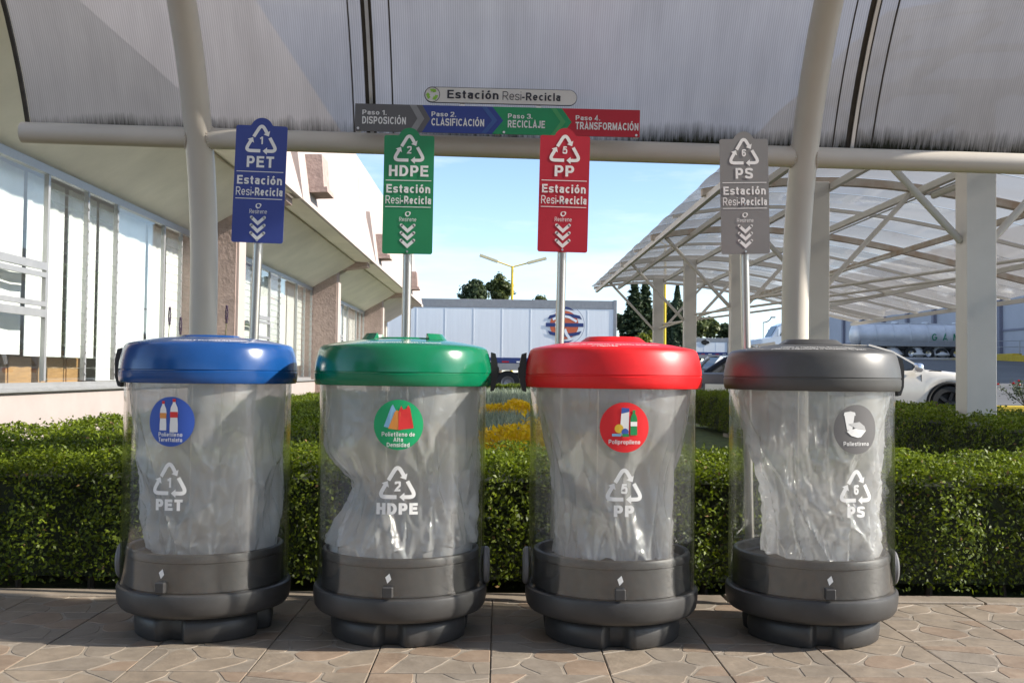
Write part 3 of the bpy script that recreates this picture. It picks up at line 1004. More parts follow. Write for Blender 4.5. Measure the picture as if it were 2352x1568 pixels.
# lavender flower spikes in front of the building
M_lav = pmat('dried_lavender_spike', (0.05, 0.03, 0.06), 0.9, var=0.4, nscale=60)
M_lavstem = pmat('lavender_stem', (0.12, 0.13, 0.05), 0.8)
for px, py, Y, words in ((390, 712, 5.4, 'beside the canopy post'), (415, 735, 5.55, 'between its taller neighbour and the post'), (521, 708, 5.4, 'before the dark pier'), (327, 800, 5.3, 'barely clearing the blue lid')):
    tp = at(px, py, Y)
    s = thing('lavender_spike', 'thin stem with a dark lavender flower head ' + words, 'flower', (tp.x - 0.03, Y, 0.45), 'lavender spikes above the hedge')
    m = MB(); m.tube([(0, 0, 0), (0.02, 0, (tp.z - .45) * .6), (0.03, 0, tp.z - 0.45 - .06)], 0.0022, 5); m.build('stem', M_lavstem, s)
    m = MB()
    for k in range(9):
        z = tp.z - 0.45 - 0.075 + k * 0.0105
        rad = 0.0085 * math.sin((k + 1) / 10 * math.pi) + 0.003
        for q in range(4):
            a = q * 1.57 + k
            cx, cy = 0.03 + rad * .6 * math.cos(a), rad * .6 * math.sin(a)
            m.add([(cx - .004, cy, z), (cx + .004, cy, z), (cx, cy - .004, z + .002), (cx, cy + .004, z + .002), (cx, cy, z + .010), (cx, cy, z - .005)],
                  [(0, 2, 4), (2, 1, 4), (1, 3, 4), (3, 0, 4), (2, 0, 5), (1, 2, 5), (3, 1, 5), (0, 3, 5)])
    m.build('flower_head', M_lav, s)

# ================================================================== OFFICE BUILDING ON THE LEFT
M_plaster = pmat('cream_render', (0.76, 0.69, 0.59), 0.85, var=0.11, nscale=1.1, bump=0.1, bscale=60)
M_pinkrough = pmat('rough_pink_render', (0.40, 0.30, 0.265), 0.95, var=0.16, nscale=9, bump=0.9, bscale=22)
M_fascia = pmat('pale_pink_fascia', (0.45, 0.385, 0.355), 0.9, var=0.06, nscale=1.5, bump=0.15, bscale=30)
M_plinth = pmat('plinth_render', (0.38, 0.325, 0.305), 0.9, var=0.06, nscale=3, bump=0.12, bscale=60)
M_alu = pmat('window_aluminium', (0.42, 0.42, 0.42), 0.4, metal=0.5, var=0.06, nscale=10)
M_blind = pmat('white_fabric_blind', (0.86, 0.85, 0.83), 0.8, var=0.05, nscale=4)
M_room = pmat('office_interior', (0.45, 0.43, 0.40), 0.9, var=0.1)
M_wood = pmat('beech_veneer', (0.42, 0.24, 0.10), 0.5, var=0.2, nscale=6, stretch=(1, 1, 8))
M_dkroom = pmat('dark_office_chair_fabric', (0.04, 0.04, 0.045), 0.8, var=0.2)
XW, XP = -4.18, -3.62
ZS, ZH = 0.69, 2.68
PIERS = [5.25, 13.92, 22.54, 31.27]
bld = thing('office_building', 'long single-storey cream office with tall louvred windows, pink piers and sloping pale fascia', 'building', (-6.0, 20, -0.05))
BO = bld.location


def bpart(name, mat, parent=bld, **kw):
    return lambda m: m.build(name, mat, parent, org=BO, **kw)


# plinth wall under the windows, one length per bay; back rooms; roof
for i in range(4):
    y0 = PIERS[i] + 0.42; y1 = PIERS[i + 1] if i < 3 else 38.0
    m = MB(); m.box(XW - 0.22, XW + 0.12, y0, y1, -0.3, ZS - 0.03); m.build('plinth_wall', M_plinth, bld, org=BO)
    m = MB(); m.box(XW - 0.25, XW + 0.17, y0, y1, ZS - 0.028, ZS, bev=0.004); m.build('window_ledge', M_alu, bld, org=BO)
    # sloping apron above the windows
    m = MB(); m.prism([(XW - 0.2, ZH + 0.05), (XW + 0.03, ZH + 0.05), (-3.22, 3.28), (-3.22, 3.40), (XW - 0.2, 3.40)], 'y', y0, y1); m.build('apron', M_plaster, bld, org=BO)
    # soffit
    m = MB(); m.box(-3.215, -2.86, y0, y1, 3.31, 3.395); m.build('soffit', M_plaster, bld, org=BO)
    # fascia: leaning slab, cut back slantwise at its far end
    ya, yb = PIERS[i] - 0.1 + 0.55, (PIERS[i + 1] + 0.42 if i < 3 else 37.0)
    m = MB()
    q = [(-2.80, ya, 3.30), (-2.80, yb, 3.30), (-2.97, yb - 1.1, 4.5), (-2.97, ya, 4.5)]
    q2 = [(x - 0.13, y, z + 0.02) for x, y, z in q]
    m.add(q + q2, [(0, 1, 2, 3), (7, 6, 5, 4), (0, 4, 5, 1), (1, 5, 6, 2), (2, 6, 7, 3), (3, 7, 4, 0)])
    fa = m.build('fascia', M_fascia, bld, org=BO)
    m = MB()
    q = [(-2.985, PIERS[i] - 0.6, 3.42), (-2.985, (PIERS[i + 1] if i < 3 else 37) - 0.62, 3.42), (-3.13, (PIERS[i + 1] if i < 3 else 37) - 0.62, 5.55), (-3.13, PIERS[i] - 0.6, 5.55)]
    q2 = [(x - 0.16, y, z) for x, y, z in q]
    m.add(q + q2, [(0, 1, 2, 3), (7, 6, 5, 4), (0, 4, 5, 1), (1, 5, 6, 2), (2, 6, 7, 3), (3, 7, 4, 0)])
    m.build('parapet', M_fascia, bld, org=BO)
m = MB(); m.box(-14, -3.30, 4.0, 38, 3.41, 3.6); m.build('roof', M_plaster, bld, org=BO)
m = MB(); m.box(-9.0, -8.8, 4.5, 38, -0.3, 3.405); m.build('rear_wall', M_room, bld, org=BO)
m = MB(); m.box(-8.79, XW - 0.26, 4.5, 38, -0.1, 0.02); m.build('office_floor', M_room, bld, org=BO)
m = MB(); m.box(-14, -4.2, 37.9, 38.1, -0.3, 3.4); m.build('end_wall', M_plaster, bld, org=BO)
for i, yp in enumerate(PIERS):
    m = MB(); m.prism([(XW - 0.24, -0.3), (XP, -0.3), (XP, 3.13), (-2.95, 3.21), (-2.95, 3.302), (XW - 0.24, 3.302)], 'y', yp, yp + 0.415)
    m.build('pier', M_pinkrough, bld, org=BO)
    m = MB(); m.box(XP + 0.002, XP + 0.035, yp + 0.03, yp + 0.40, -0.3, 2.86); m.build('pier_lit_side', M_fascia, bld, org=BO)  # paler slab: sunlight on the pier's outer side put into its colour
    m = MB(); m.prism([(-3.06, 3.56), (-2.62, 3.60), (-2.66, 4.08), (-3.06, 4.08)], 'y', yp + 1.05, yp + 1.6); m.build('rain_spout_block', M_pinkrough, bld, org=BO)
    m = MB(); m.prism([(-3.06, 3.50), (-2.56, 3.52), (-2.57, 3.597), (-3.06, 3.555)], 'y', yp + 1.03, yp + 1.62); m.build('spout_lip', M_pinkrough, bld, org=BO)

# windows: each bay = hopper light, two louvre lights, fixed light, two louvre lights
slat_me = {}


def window_bay(y0, y1, first, detail):
    span = y1 - y0
    cuts = [0.0, 0.43, 0.56, 0.68, 0.86, 0.93, 1.0] if not first else None
    if first:
        ycuts = [y0, 7.4, 9.36, 10.26, 11.05, 12.60, 13.28, y1]
        kinds = 'jhjjfjj'
    else:
        ycuts = [y0 + span * c for c in (0, 0.17, 0.34, 0.50, 0.60, 0.80, 0.90, 1.0)]
        kinds = 'fjhjfjj'
    fr = MB()
    w = thing0 = None
    m = MB(); m.box(XW - 0.03, XW + 0.03, y0, y1, ZH - 0.03, ZH + 0.048); head = m.build('window_head', M_alu, bld, org=BO)
    m = MB(); m.box(XW - 0.03, XW + 0.03, y0, y1, ZS + 0.001, ZS + 0.05); m.build('window_bottom_rail', M_alu, bld, org=BO)
    for yy in ycuts:
        m = MB(); m.box(XW - 0.02, XW + 0.022, yy - 0.022, yy + 0.022, ZS + 0.06, ZH - 0.03); m.build('mullion', M_alu, bld, org=BO)
    for k, kd in enumerate(kinds):
        a, b = ycuts[k] + 0.024, ycuts[k + 1] - 0.024
        if kd == 'f' or kd == 'h':
            if kd == 'h':
                for zz, t in ((1.37, 0.05), (1.80, 0.05)):
                    m = MB(); m.box(XW - 0.02, XW + 0.024, a, b, zz - t * .7, zz + t * .7); m.build('transom', M_alu, bld, org=BO)
                m = MB()
                z0, z1 = 1.43, 1.74
                for (ya, yb2, za, zb2) in ((a, b, z0, z0 + .045), (a, b, z1 - .045, z1), (a, a + .05, z0 + .046, z1 - .046), (b - .05, b, z0 + .046, z1 - .046)):
                    m.box(XW + 0.005, XW + 0.04, ya, yb2, za, zb2)
                m.build('hopper_sash', M_alu, bld, org=BO)
            m = MB(); m.box(XW - 0.003, XW + 0.003, a - .01, b + .01, ZS + 0.055, ZH - 0.028); m.build('window_pane', M_glass, bld, org=BO)
        else:
            # glass louvres
            n = 17
            hh = (ZH - 0.04 - ZS - 0.07) / n
            L = round(b - a, 3)
            if L not in slat_me:
                sm = MB(); sm.box(-0.003, 0.003, -L / 2, L / 2, -hh * 0.56, hh * 0.56)
                me = bpy.data.meshes.new('louvre'); me.from_pydata(sm.v, [], sm.f); me.materials.append(M_glass); me.update()
                slat_me[L] = me
            if detail:
                for q in range(n):
                    o = link('louvre', slat_me[L], bld, (XW + 0.005 - BO.x, (a + b) / 2 - BO.y, ZS + 0.07 + hh * (q + .5) - BO.z))
                    o.rotation_euler = (0, R(13), 0)
                m = MB()
                m.box(XW - 0.02, XW + 0.022, b + 0.001, b + 0.008, ZS + 0.061, ZH - 0.031)
                for q in range(n):
                    zz = ZS + 0.07 + hh * (q + .5)
                    m.prism([(XW + 0.0225, zz - hh * .2), (XW + 0.04, zz - hh * .08), (XW + 0.0225, zz + hh * .2)], 'y', b, b + 0.013)
                o = m.build('louvre_carrier', M_alu, bld, org=BO)
                o['kind'] = 'stuff'
            else:
                m = MB()
                for q in range(n):
                    zz = ZS + 0.07 + hh * (q + .5)
                    m.add([(XW - .012, a, zz + hh * .55), (XW + .012, a, zz - hh * .55), (XW + .012, b, zz - hh * .55), (XW - .012, b, zz + hh * .55)], [(0, 1, 2, 3)])
                m.build('louvres', M_glass, bld, org=BO)
        # white blinds inside, some not fully lowered, with a gap at the side
        drop = {'f': 0.0, 'h': 0.25, 'j': 0.24}[kd]
        rr = random.Random(int(y0 * 10) + k)
        m = MB()
        bz = ZS + 0.05 + (drop if first or kd != 'f' else 0.5 * rr.random())
        ga = 0.01 + 0.07 * rr.random() * (b - a)
        segs = 10
        for q in range(segs):
            ya = a + ga * 0.3 + (b - a - ga) * q / segs; yb2 = a + ga * 0.3 + (b - a - ga) * (q + 1) / segs
            da, db = 0.010 * math.sin(q * 1.9), 0.010 * math.sin((q + 1) * 1.9)
            m.add([(XW - 0.20 + da, ya, bz), (XW - 0.20 + db, yb2, bz), (XW - 0.20 + db, yb2, ZH), (XW - 0.20 + da, ya, ZH)], [(0, 1, 2, 3)])
        m.build('blind', M_blind, bld, org=BO, smooth=True)


for i in range(3):
    window_bay(PIERS[i] + 0.42, PIERS[i + 1], i == 0, i < 2)
# furniture seen under the raised blinds
for (y, w, h, mt, nm) in ((9.75, 0.5, 1.0, M_wood, 'filing_cabinet'), (10.45, 0.55, 1.02, M_wood, 'filing_cabinet'), (11.0, 0.45, 1.0, M_wood, 'filing_cabinet')):
    m = MB(); m.box(-0.22, 0.22, -w / 2, w / 2, 0, h - 0.02, bev=0.006)
    c = thing(nm, {9.75: 'beech filing cabinet inside the near window, beside the hopper light', 10.45: 'beech filing cabinet between two others behind the louvres', 11.0: 'beech filing cabinet nearest the fixed pane behind the louvres'}[y], 'cabinet', (XW - 0.62, y, 0.021), 'office cabinets behind the glass')
    m.build('carcass', mt, c)
    m = MB(); m.box(-0.24, 0.24, -w / 2 - .01, w / 2 + .01, h - 0.019, h + 0.012, bev=0.004); m.build('top', M_wood, c)
    for q in range(3):
        m = MB(); m.box(0.221, 0.236, -w / 2 + .02, w / 2 - .02, 0.05 + q * 0.31, 0.05 + q * 0.31 + 0.29, bev=0.004); m.build('drawer_front', mt, c)
ch = thing('office_chair', 'dark upholstered office chair back inside the window under the hopper', 'chair', (XW - 0.65, 8.75, 0.021))
m = MB(); m.box(-.05, .05, -.24, .24, .62, 1.0, bev=.03); m.build('backrest', M_dkroom, ch)
m = MB(); m.box(-.5, -.04, -.24, .24, .44, .53, bev=.03); m.build('seat', M_dkroom, ch)
m = MB(); m.tube([(-.25, 0, .05), (-.25, 0, .45)], .03, 8); m.tube([(-.06, 0, .5), (0, 0, .7)], .02, 6); m.build('column', M_black, ch)
for k in range(5):
    a = k * 2 * math.pi / 5
    m = MB(); m.bar((-.25, 0, .07), (-.25 + .28 * math.cos(a), .28 * math.sin(a), .025), .04, .04); m.build('leg', M_black, ch)

# ================================================================== WALKWAY CANOPY OVERHEAD
YC, AE, Z0, BE = 2.3, 2.70, 1.25, 2.35          # rib: half ellipse over the walkway, straight legs below
XL, XR = at(466, 770, 5.0).x, at(1826, 775, 5.0).x
ROOF_X0, ROOF_X1 = at(42, 288, 4.82).x, 2.62
SLOPE = -0.0165                                   # the canopy falls a little along its length


def zs(x):
    return SLOPE * (x - XL)


def arch(th, off=0.0):
    return (YC + (AE + off) * math.cos(th), Z0 + (BE + off) * math.sin(th))


can = thing('walkway_canopy', 'arched walkway canopy of ivory tubes and grimy fluted polycarbonate over the bins', 'canopy', (0, 2.3, 0))
CO = can.location
ribxs = [XL, XR]
for x in ribxs:
    pts = [(x, 5.0, -0.05), (x, 5.0, 0.6), (x, 5.0, 1.1)]
    pts += [(x, arch(t)[0], arch(t)[1] + zs(x)) for t in np.linspace(0.0, math.pi, 40)]
    pts += [(x, -0.4, 1.1), (x, -0.4, 0.5), (x, -0.4, -0.02)]
    m = MB(); m.tube(pts, 0.0655, 28); m.build('arched_post', M_white, can, smooth=True, org=CO)
THB = math.asin((1.985 - Z0) / BE)               # where the gutter tube meets the ribs
yb, zb = arch(THB)
for side in (1, -1):
    yy = yb if side > 0 else 2 * YC - yb
    xs_ = [ROOF_X0 - 0.0, XL - 0.045, XL + 0.045, XR - 0.045, XR + 0.045, ROOF_X1 + 0.02]
    for a, b in ((0, 1), (2, 3), (4, 5)):
        m = MB(); m.tube([(xs_[a], yy, zb + zs(xs_[a])), (xs_[b], yy, zb + zs(xs_[b]))], 0.0505, 24)
        m.build('gutter_tube', M_white, can, smooth=True, org=CO)
# weld beads round the joints
m = MB()
for x in ribxs:
    for s in (-1, 1):
        for k in range(26):
            a = 2 * math.pi * k / 26
            cx, cy, cz = x + s * 0.0665 * (1 - 0.25 * abs(math.cos(a))) , yb + 0.052 * math.cos(a), zb + zs(x) + 0.052 * math.sin(a)
            q = 0.0055
            m.add([(cx - q, cy, cz), (cx + q, cy, cz), (cx, cy - q, cz), (cx, cy + q, cz), (cx, cy, cz - q), (cx, cy, cz + q)],
                  [(0, 2, 5), (2, 1, 5), (1, 3, 5), (3, 0, 5), (2, 0, 4), (1, 2, 4), (3, 1, 4), (0, 3, 4)])
m.build('weld_bead', M_white, can, org=CO, smooth=True)
# fluted sheets between seams
SEAM = [ROOF_X0, at(845, 240, 4.75).x, at(1962, 330, 4.85).x, ROOF_X1]
M_gasket = pmat('aged_rubber_gasket', (0.05, 0.042, 0.033), 0.7, var=0.4, nscale=20)
M_profile = pmat('aluminium_roof_profile', (0.72, 0.73, 0.74), 0.35, metal=0.7, var=0.1)
TH0 = math.asin((2.035 - Z0) / (BE + 0.075))
for a, b in zip(SEAM[:-1], SEAM[1:]):
    m = MB()
    ths = np.linspace(TH0, math.pi - TH0, 48)
    nxs = 6
    V = []
    for t in ths:
        for k in range(nxs + 1):
            x = a + 0.012 + (b - a - 0.024) * k / nxs
            y, z = arch(t, 0.075)
            V.append((x, y, z + zs(x)))
    F = []
    for i in range(len(ths) - 1):
        for k in range(nxs):
            F.append((i * (nxs + 1) + k, i * (nxs + 1) + k + 1, (i + 1) * (nxs + 1) + k + 1, (i + 1) * (nxs + 1) + k))
    m.add(V, F)
    o = m.build('roof_sheet', M_polyroof, can, org=(0, 2.3, 0), smooth=True)


def arch_strip(name, x, w, off, mat, thick=0.012):
    m = MB()
    ths = np.linspace(TH0 - 0.01, math.pi - TH0 + 0.01, 48)
    V = []
    for t in ths:
        for dx, do in ((-w / 2, 0), (w / 2, 0), (w / 2, thick), (-w / 2, thick)):
            y, z = arch(t, off + do)
            V.append((x + dx, y, z + zs(x)))
    F = []
    for i in range(len(ths) - 1):
        for k in range(4):
            F.append((i * 4 + k, i * 4 + (k + 1) % 4, (i + 1) * 4 + (k + 1) % 4, (i + 1) * 4 + k))
    F += [(0, 1, 2, 3), ((len(ths) - 1) * 4 + 3, (len(ths) - 1) * 4 + 2, (len(ths) - 1) * 4 + 1, (len(ths) - 1) * 4)]
    m.add(V, F)
    return m.build(name, mat, can, org=CO, smooth=True)


for i, x in enumerate(SEAM):
    if i in (1, 2):
        arch_strip('seam_gasket', x, 0.048, 0.058, M_gasket, 0.010)
        arch_strip('seam_profile', x + 0.004, 0.016, 0.046, M_profile, 0.010)
        arch_strip('sheet_edge_tape', x + 0.105, 0.007, 0.066, M_gasket, 0.006)
        arch_strip('sheet_edge_tape', x - 0.085, 0.006, 0.066, M_gasket, 0.006)
    else:
        arch_strip('edge_gasket', x, 0.018, 0.062, M_gasket, 0.016)

# ================================================================== PARKING SHELTER
pc = np.polyfit([2.2, 3.55, 4.46, 5.2, 6.9, 8.6], [2.96, 3.13, 3.09, 2.96, 2.64, 2.24], 3)


def zc(x):
    return float(np.polyval(pc, x))


COLX = 3.55
COLY = [7.5, 11.28, 15.06, 18.84, 22.6]
SY0, SY1 = 5.7, 24.2
SX0, SX1 = 2.2, 8.62
sh = thing('parking_shelter', 'big curved car-park shelter of ivory steel and milky sheets on one row of posts', 'shelter', (COLX, 15.0, -0.05))
SO = sh.location
for y in COLY:
    m = MB()
    # steel section: two flanges and web plates, so that the post shows a joint
    m.box(COLX - 0.11, COLX + 0.11, y - 0.10, y + 0.10, -0.35, zc(COLX) - 0.075, bev=0.008)
    m.build('post', M_cream_post, sh, org=SO)
    m = MB(); m.box(COLX - 0.118, COLX - 0.075, y - 0.112, y - 0.1005, -0.35, zc(COLX) - 0.08); m.build('post_flange', M_cream_post, sh, org=SO)
    m = MB(); m.box(COLX - 0.17, COLX + 0.17, y - 0.16, y + 0.16, -0.30, 0.02); m.build('base_plate', M_concrete, sh, org=SO)
    for s in (-1, 1):
        xe = COLX + s * 1.08
        m = MB(); m.tube([(COLX + s * 0.112, y, 1.90), (xe, y, zc(xe) - 0.09)], 0.028, 10); m.build('strut', M_cream_post, sh, smooth=True, org=SO)


def rib(y, w, h, nm, x0=SX0 + 0.05, x1=SX1 - 0.02, mat=M_cream_post):
    m = MB()
    X = np.linspace(x0, x1, 22)
    V = []
    for x in X:
        z = zc(x) - 0.012
        V += [(x, y - w / 2, z - h), (x, y + w / 2, z - h), (x, y + w / 2, z), (x, y - w / 2, z)]
    F = []
    for i in range(len(X) - 1):
        for k in range(4):
            F.append((i * 4 + k, i * 4 + (k + 1) % 4, i * 4 + 4 + (k + 1) % 4, i * 4 + 4 + k))
    F += [(0, 1, 2, 3), (len(V) - 1, len(V) - 2, len(V) - 3, len(V) - 4)]
    m.add(V, F)
    return m.build(nm, mat, sh, org=SO)


ribys = []
for i, y in enumerate(COLY):
    rib(y, 0.10, 0.085, 'main_rib', mat=M_rust if i in (1, 2) else M_cream_post)
    ribys.append(y)
y = SY0
subs = []
allr = [SY0 + 0.12] + COLY + [SY1 - 0.06]
for a, b in zip(allr[:-1], allr[1:]):
    n = 2
    for k in range(1, n):
        subs.append(a + (b - a) * k / n)
for y in subs: rib(y, 0.045, 0.04, 'rib')
for y in (SY0 + 0.05, SY1 - 0.05): rib(y, 0.05, 0.06, 'end_rib')
for k, x in enumerate((2.32, 2.85, COLX + 0.14, 4.62, 5.9, 7.2, 8.45)):
    m = MB(); m.bar((x, SY0, zc(x) - 0.125), (x, SY1, zc(x) - 0.125), 0.055, 0.07)
    m.build('purlin', M_rust if k in (4,) else M_cream_post, sh, org=SO)
# slanting tie rods between posts and the outer purlin
for (a, b) in (((COLX, 22.6, 2.0), (7.2, 18.8, zc(7.2) - .13)), ((COLX, 18.84, 2.0), (7.2, 15.1, zc(7.2) - .13)), ((COLX, 15.06, 2.0), (7.2, 11.3, zc(7.2) - .13)), ((COLX, 22.6, 1.9), (5.9, 15.1, zc(5.9) - .14))):
    m = MB(); m.tube([a, b], 0.022, 8); m.build('tie_rod', M_cream_post, sh, org=SO, smooth=True)
# fluorescent lamp housing and conduit under a purlin
m = MB(); m.tube([(4.70, 9.6, zc(4.7) - 0.20), (4.70, 10.9, zc(4.7) - 0.20)], 0.035, 10); m.build('lamp_tube', M_cream_post, sh, org=SO, smooth=True)
m = MB(); m.tube([(4.66, 6.0, zc(4.66) - 0.172), (4.66, 16.0, zc(4.66) - 0.172)], 0.009, 6); m.build('conduit', M_alu, sh, org=SO)
# sheets, one per gap between ribs
edges = sorted([SY0, SY1] + COLY + subs)
edges = sorted(edges + [(a + b) / 2 for a, b in zip(edges[:-1], edges[1:])])
for i, (a, b) in enumerate(zip(edges[:-1], edges[1:])):
    X = np.linspace(SX0, SX1, 26)
    Y = np.linspace(a + 0.004, b - 0.004, 5)
    V = []
    for yy in Y:
        for x in X:
            V.append((x, yy, zc(x) + 0.012 * math.sin((yy - a) / (b - a) * math.pi) * (1 + 0.6 * math.sin(x * 3 + i * 2))))
    F = [(j * 26 + k, j * 26 + k + 1, (j + 1) * 26 + k + 1, (j + 1) * 26 + k) for j in range(4) for k in range(25)]
    if i:
        jn = MB(); jn.add([(x, a + dy, zc(x) + dz) for x in X for dy, dz in ((-.006, -.006), (.006, -.006))], [(2 * k, 2 * k + 1, 2 * k + 3, 2 * k + 2) for k in range(25)]); jn.build('sheet_joint', M_gasket, sh, org=SO)
    m = MB(); m.add(V, F); m.build('roof_sheet', M_polyfar, sh, org=SO, smooth=True)

# ================================================================== OVERHEAD BOARDS
def board_frame(pl, pr, Y):
    a = at(pl[0], pl[1], Y); b = at(pr[0], pr[1], Y)
    u = (b - a)
    return a, u.length, math.atan2(u.z, u.x)


M_bgrey = pmat('board_grey', (0.115, 0.112, 0.115), 0.45, var=0.04)
M_bblue = pmat('board_blue', (0.028, 0.055, 0.26), 0.45, var=0.04)
M_bgreen = pmat('board_green', (0.012, 0.27, 0.10), 0.45, var=0.04)
M_bred = pmat('board_red', (0.46, 0.012, 0.028), 0.45, var=0.04)
M_chev = [pmat('chevron_grey', (0.26, 0.26, 0.26), 0.45), pmat('chevron_blue', (0.04, 0.10, 0.30), 0.45), pmat('chevron_green', (0.06, 0.33, 0.11), 0.45)]
a, W, tilt = board_frame((816, 238), (1470, 253.5), 4.735)
H = 63.5 / FPX * 4.735
bd = thing('step_board', 'long four-colour board with the words Paso 1 to Paso 4, fixed to the gutter tube', 'sign', a)
bd.rotation_euler = (0, -tilt, 0)
bd.location = a
# board backing, hung a little in front of the tube; local x along the board, z down from the top edge
m = MB(); m.box(0, W, 0, 0.006, -H, 0); m.build('backing', M_bgrey, bd)
B = [(0.235, 0.264, 0.235), (0.481, 0.520, 0.481), (0.725, 0.760, 0.725)]
cols = [M_bgrey, M_bblue, M_bgreen, M_bred]
for k in range(4):
    l = B[k - 1] if k else (0, 0, 0)
    r = B[k] if k < 3 else (1, 1, 1)
    poly = [(l[0] * W, 0), (r[0] * W, 0), (r[1] * W, -H / 2), (r[2] * W, -H)] + [(l[2] * W, -H), (l[1] * W, -H / 2)]
    m = MB(); plane_print(m, poly2d(poly), -0.0012); m.build('colour_field', cols[k], bd)
    if k < 3:
        o_, wd = -0.021, 0.024
        if k: wd = 0.018
        po = [((r[0] + o_ - wd) * W, 0), ((r[0] + o_) * W, 0), ((r[1] + o_) * W, -H / 2), ((r[2] + o_) * W, -H), ((r[2] + o_ - wd) * W, -H), ((r[1] + o_ - wd) * W, -H / 2)]
        m = MB(); plane_print(m, (po, [(0, 1, 2, 5), (5, 2, 3, 4)]), -0.0024); m.build('chevron', M_chev[k], bd)
for k, (t1, t2, x0, w1, w2) in enumerate((('Paso 1.', 'DISPOSICIÓN', 0.026, 0.085, 0.153), ('Paso 2.', 'CLASIFICACIÓN', 0.268, 0.086, 0.185), ('Paso 3.', 'RECICLAJE', 0.536, 0.086, 0.131), ('Paso 4.', 'TRANSFORMACIÓN', 0.774, 0.086, 0.221))):
    m = MB()
    vd = 0.008 * k
    p = text2d(t1, w1 * W, H * 0.175, 0.17); plane_print(m, move2d(p, (x0 + w1 / 2) * W, -H * (0.40 + vd)), -0.0026)
    p = text2d(t2, w2 * W, H * 0.27, 0.185, 0.09); plane_print(m, move2d(p, (x0 + w2 / 2) * W, -H * (0.735 + vd)), -0.0026)
    m.build('lettering', M_print, bd)
for u, v in ((0.012, 0.90), (0.523, 0.93), (0.988, 0.93)):
    m = MB(); m.tube([(u * W, -0.004, -v * H), (u * W, 0.0, -v * H)], 0.006, 10); m.build('screw', M_screw, bd)
# hanger straps that tie board and plate to the tube
for u in (0.012, 0.5, 0.988):
    m = MB(); m.box(u * W - 0.012, u * W + 0.012, 0.0065, 0.028, -H * 1.0, -H * 0.55); m.build('bracket', M_screw, bd)

a, W2, tilt2 = board_frame((975, 199), (1326, 207.5), 4.732)
H2 = 37 / FPX * 4.73
pl = thing('station_plate', 'white pill-shaped plate reading Estación Resi-Recicla with a green recycling mark', 'sign', a)
pl.rotation_euler = (0, -tilt2, 0)


def pill(w, h, inset=0.0):
    r = h / 2 - inset
    pts = []
    for k in range(17):
        t = math.pi / 2 - math.pi * k / 16
        pts.append((w - h / 2 + r * math.cos(t), -h / 2 + r * math.sin(t)))
    for k in range(17):
        t = -math.pi / 2 - math.pi * k / 16
        pts.append((h / 2 + r * math.cos(t), -h / 2 + r * math.sin(t)))
    return pts


M_plate = pmat('plate_white', (0.66, 0.64, 0.60), 0.45, var=0.03)
M_ink = pmat('dark_ink', (0.02, 0.022, 0.035), 0.5)
M_lime = pmat('lime_print', (0.25, 0.50, 0.06), 0.5)
m = MB(); m.prism(pill(W2, H2), 'y', 0.0, 0.006); m.build('rim', M_ink, pl)
m = MB(); plane_print(m, poly2d(pill(W2, H2, H2 * 0.035)), -0.0012); m.build('face', M_plate, pl)
rc = H2 / 2
m = MB()
V, F = stroke2d([(rc + rc * 0.93 * math.cos(t), -rc + rc * 0.93 * math.sin(t)) for t in np.linspace(0, 2 * math.pi, 40)[:-1]], H2 * 0.035, closed=True)
plane_print(m, (V, F), -0.0024); m.build('ring', M_ink, pl)
m = MB()
for k in range(3):      # thick folded arrows
    for off, wd in ((0.25, 0.30),):
        t0 = math.pi / 2 + k * 2 * math.pi / 3
        path = [(rc + rc * 0.55 * math.cos(t), -rc + rc * 0.55 * math.sin(t)) for t in np.linspace(t0 - 0.42, t0 + 0.42, 6)]
        plane_print(m, stroke2d(path, rc * 0.36), -0.0024)
        te = t0 - 0.50
        c = Vector((rc + rc * .55 * math.cos(te + .1), -rc + rc * .55 * math.sin(te + .1)))
        d = Vector((math.sin(te), -math.cos(te))); n_ = Vector((-d.y, d.x))
        plane_print(m, poly2d([tuple(c + n_ * rc * .30), tuple(c - n_ * rc * .30), tuple(c + d * rc * .34)]), -0.0024)
m.build('recycling_mark', M_lime, pl)
m = MB()
p = text2d('Estación', W2 * 0.335, H2 * 0.54, 0.18); plane_print(m, move2d(p, W2 * 0.318, -H2 * 0.72), -0.0026)
p = text2d('Resi', W2 * 0.122, H2 * 0.54, 0.085); plane_print(m, move2d(p, W2 * 0.573, -H2 * 0.735), -0.0026)
p = text2d('-Recicla', W2 * 0.252, H2 * 0.50, 0.18); plane_print(m, move2d(p, W2 * 0.765, -H2 * 0.735), -0.0026)
m.build('lettering', M_ink, pl)
for u in (0.25, 0.75):
    m = MB(); m.box(u * W2 - .012, u * W2 + .012, 0.0065, 0.012, -H2 * 2.2, -H2 * 0.3); m.build('bracket', M_screw, pl)

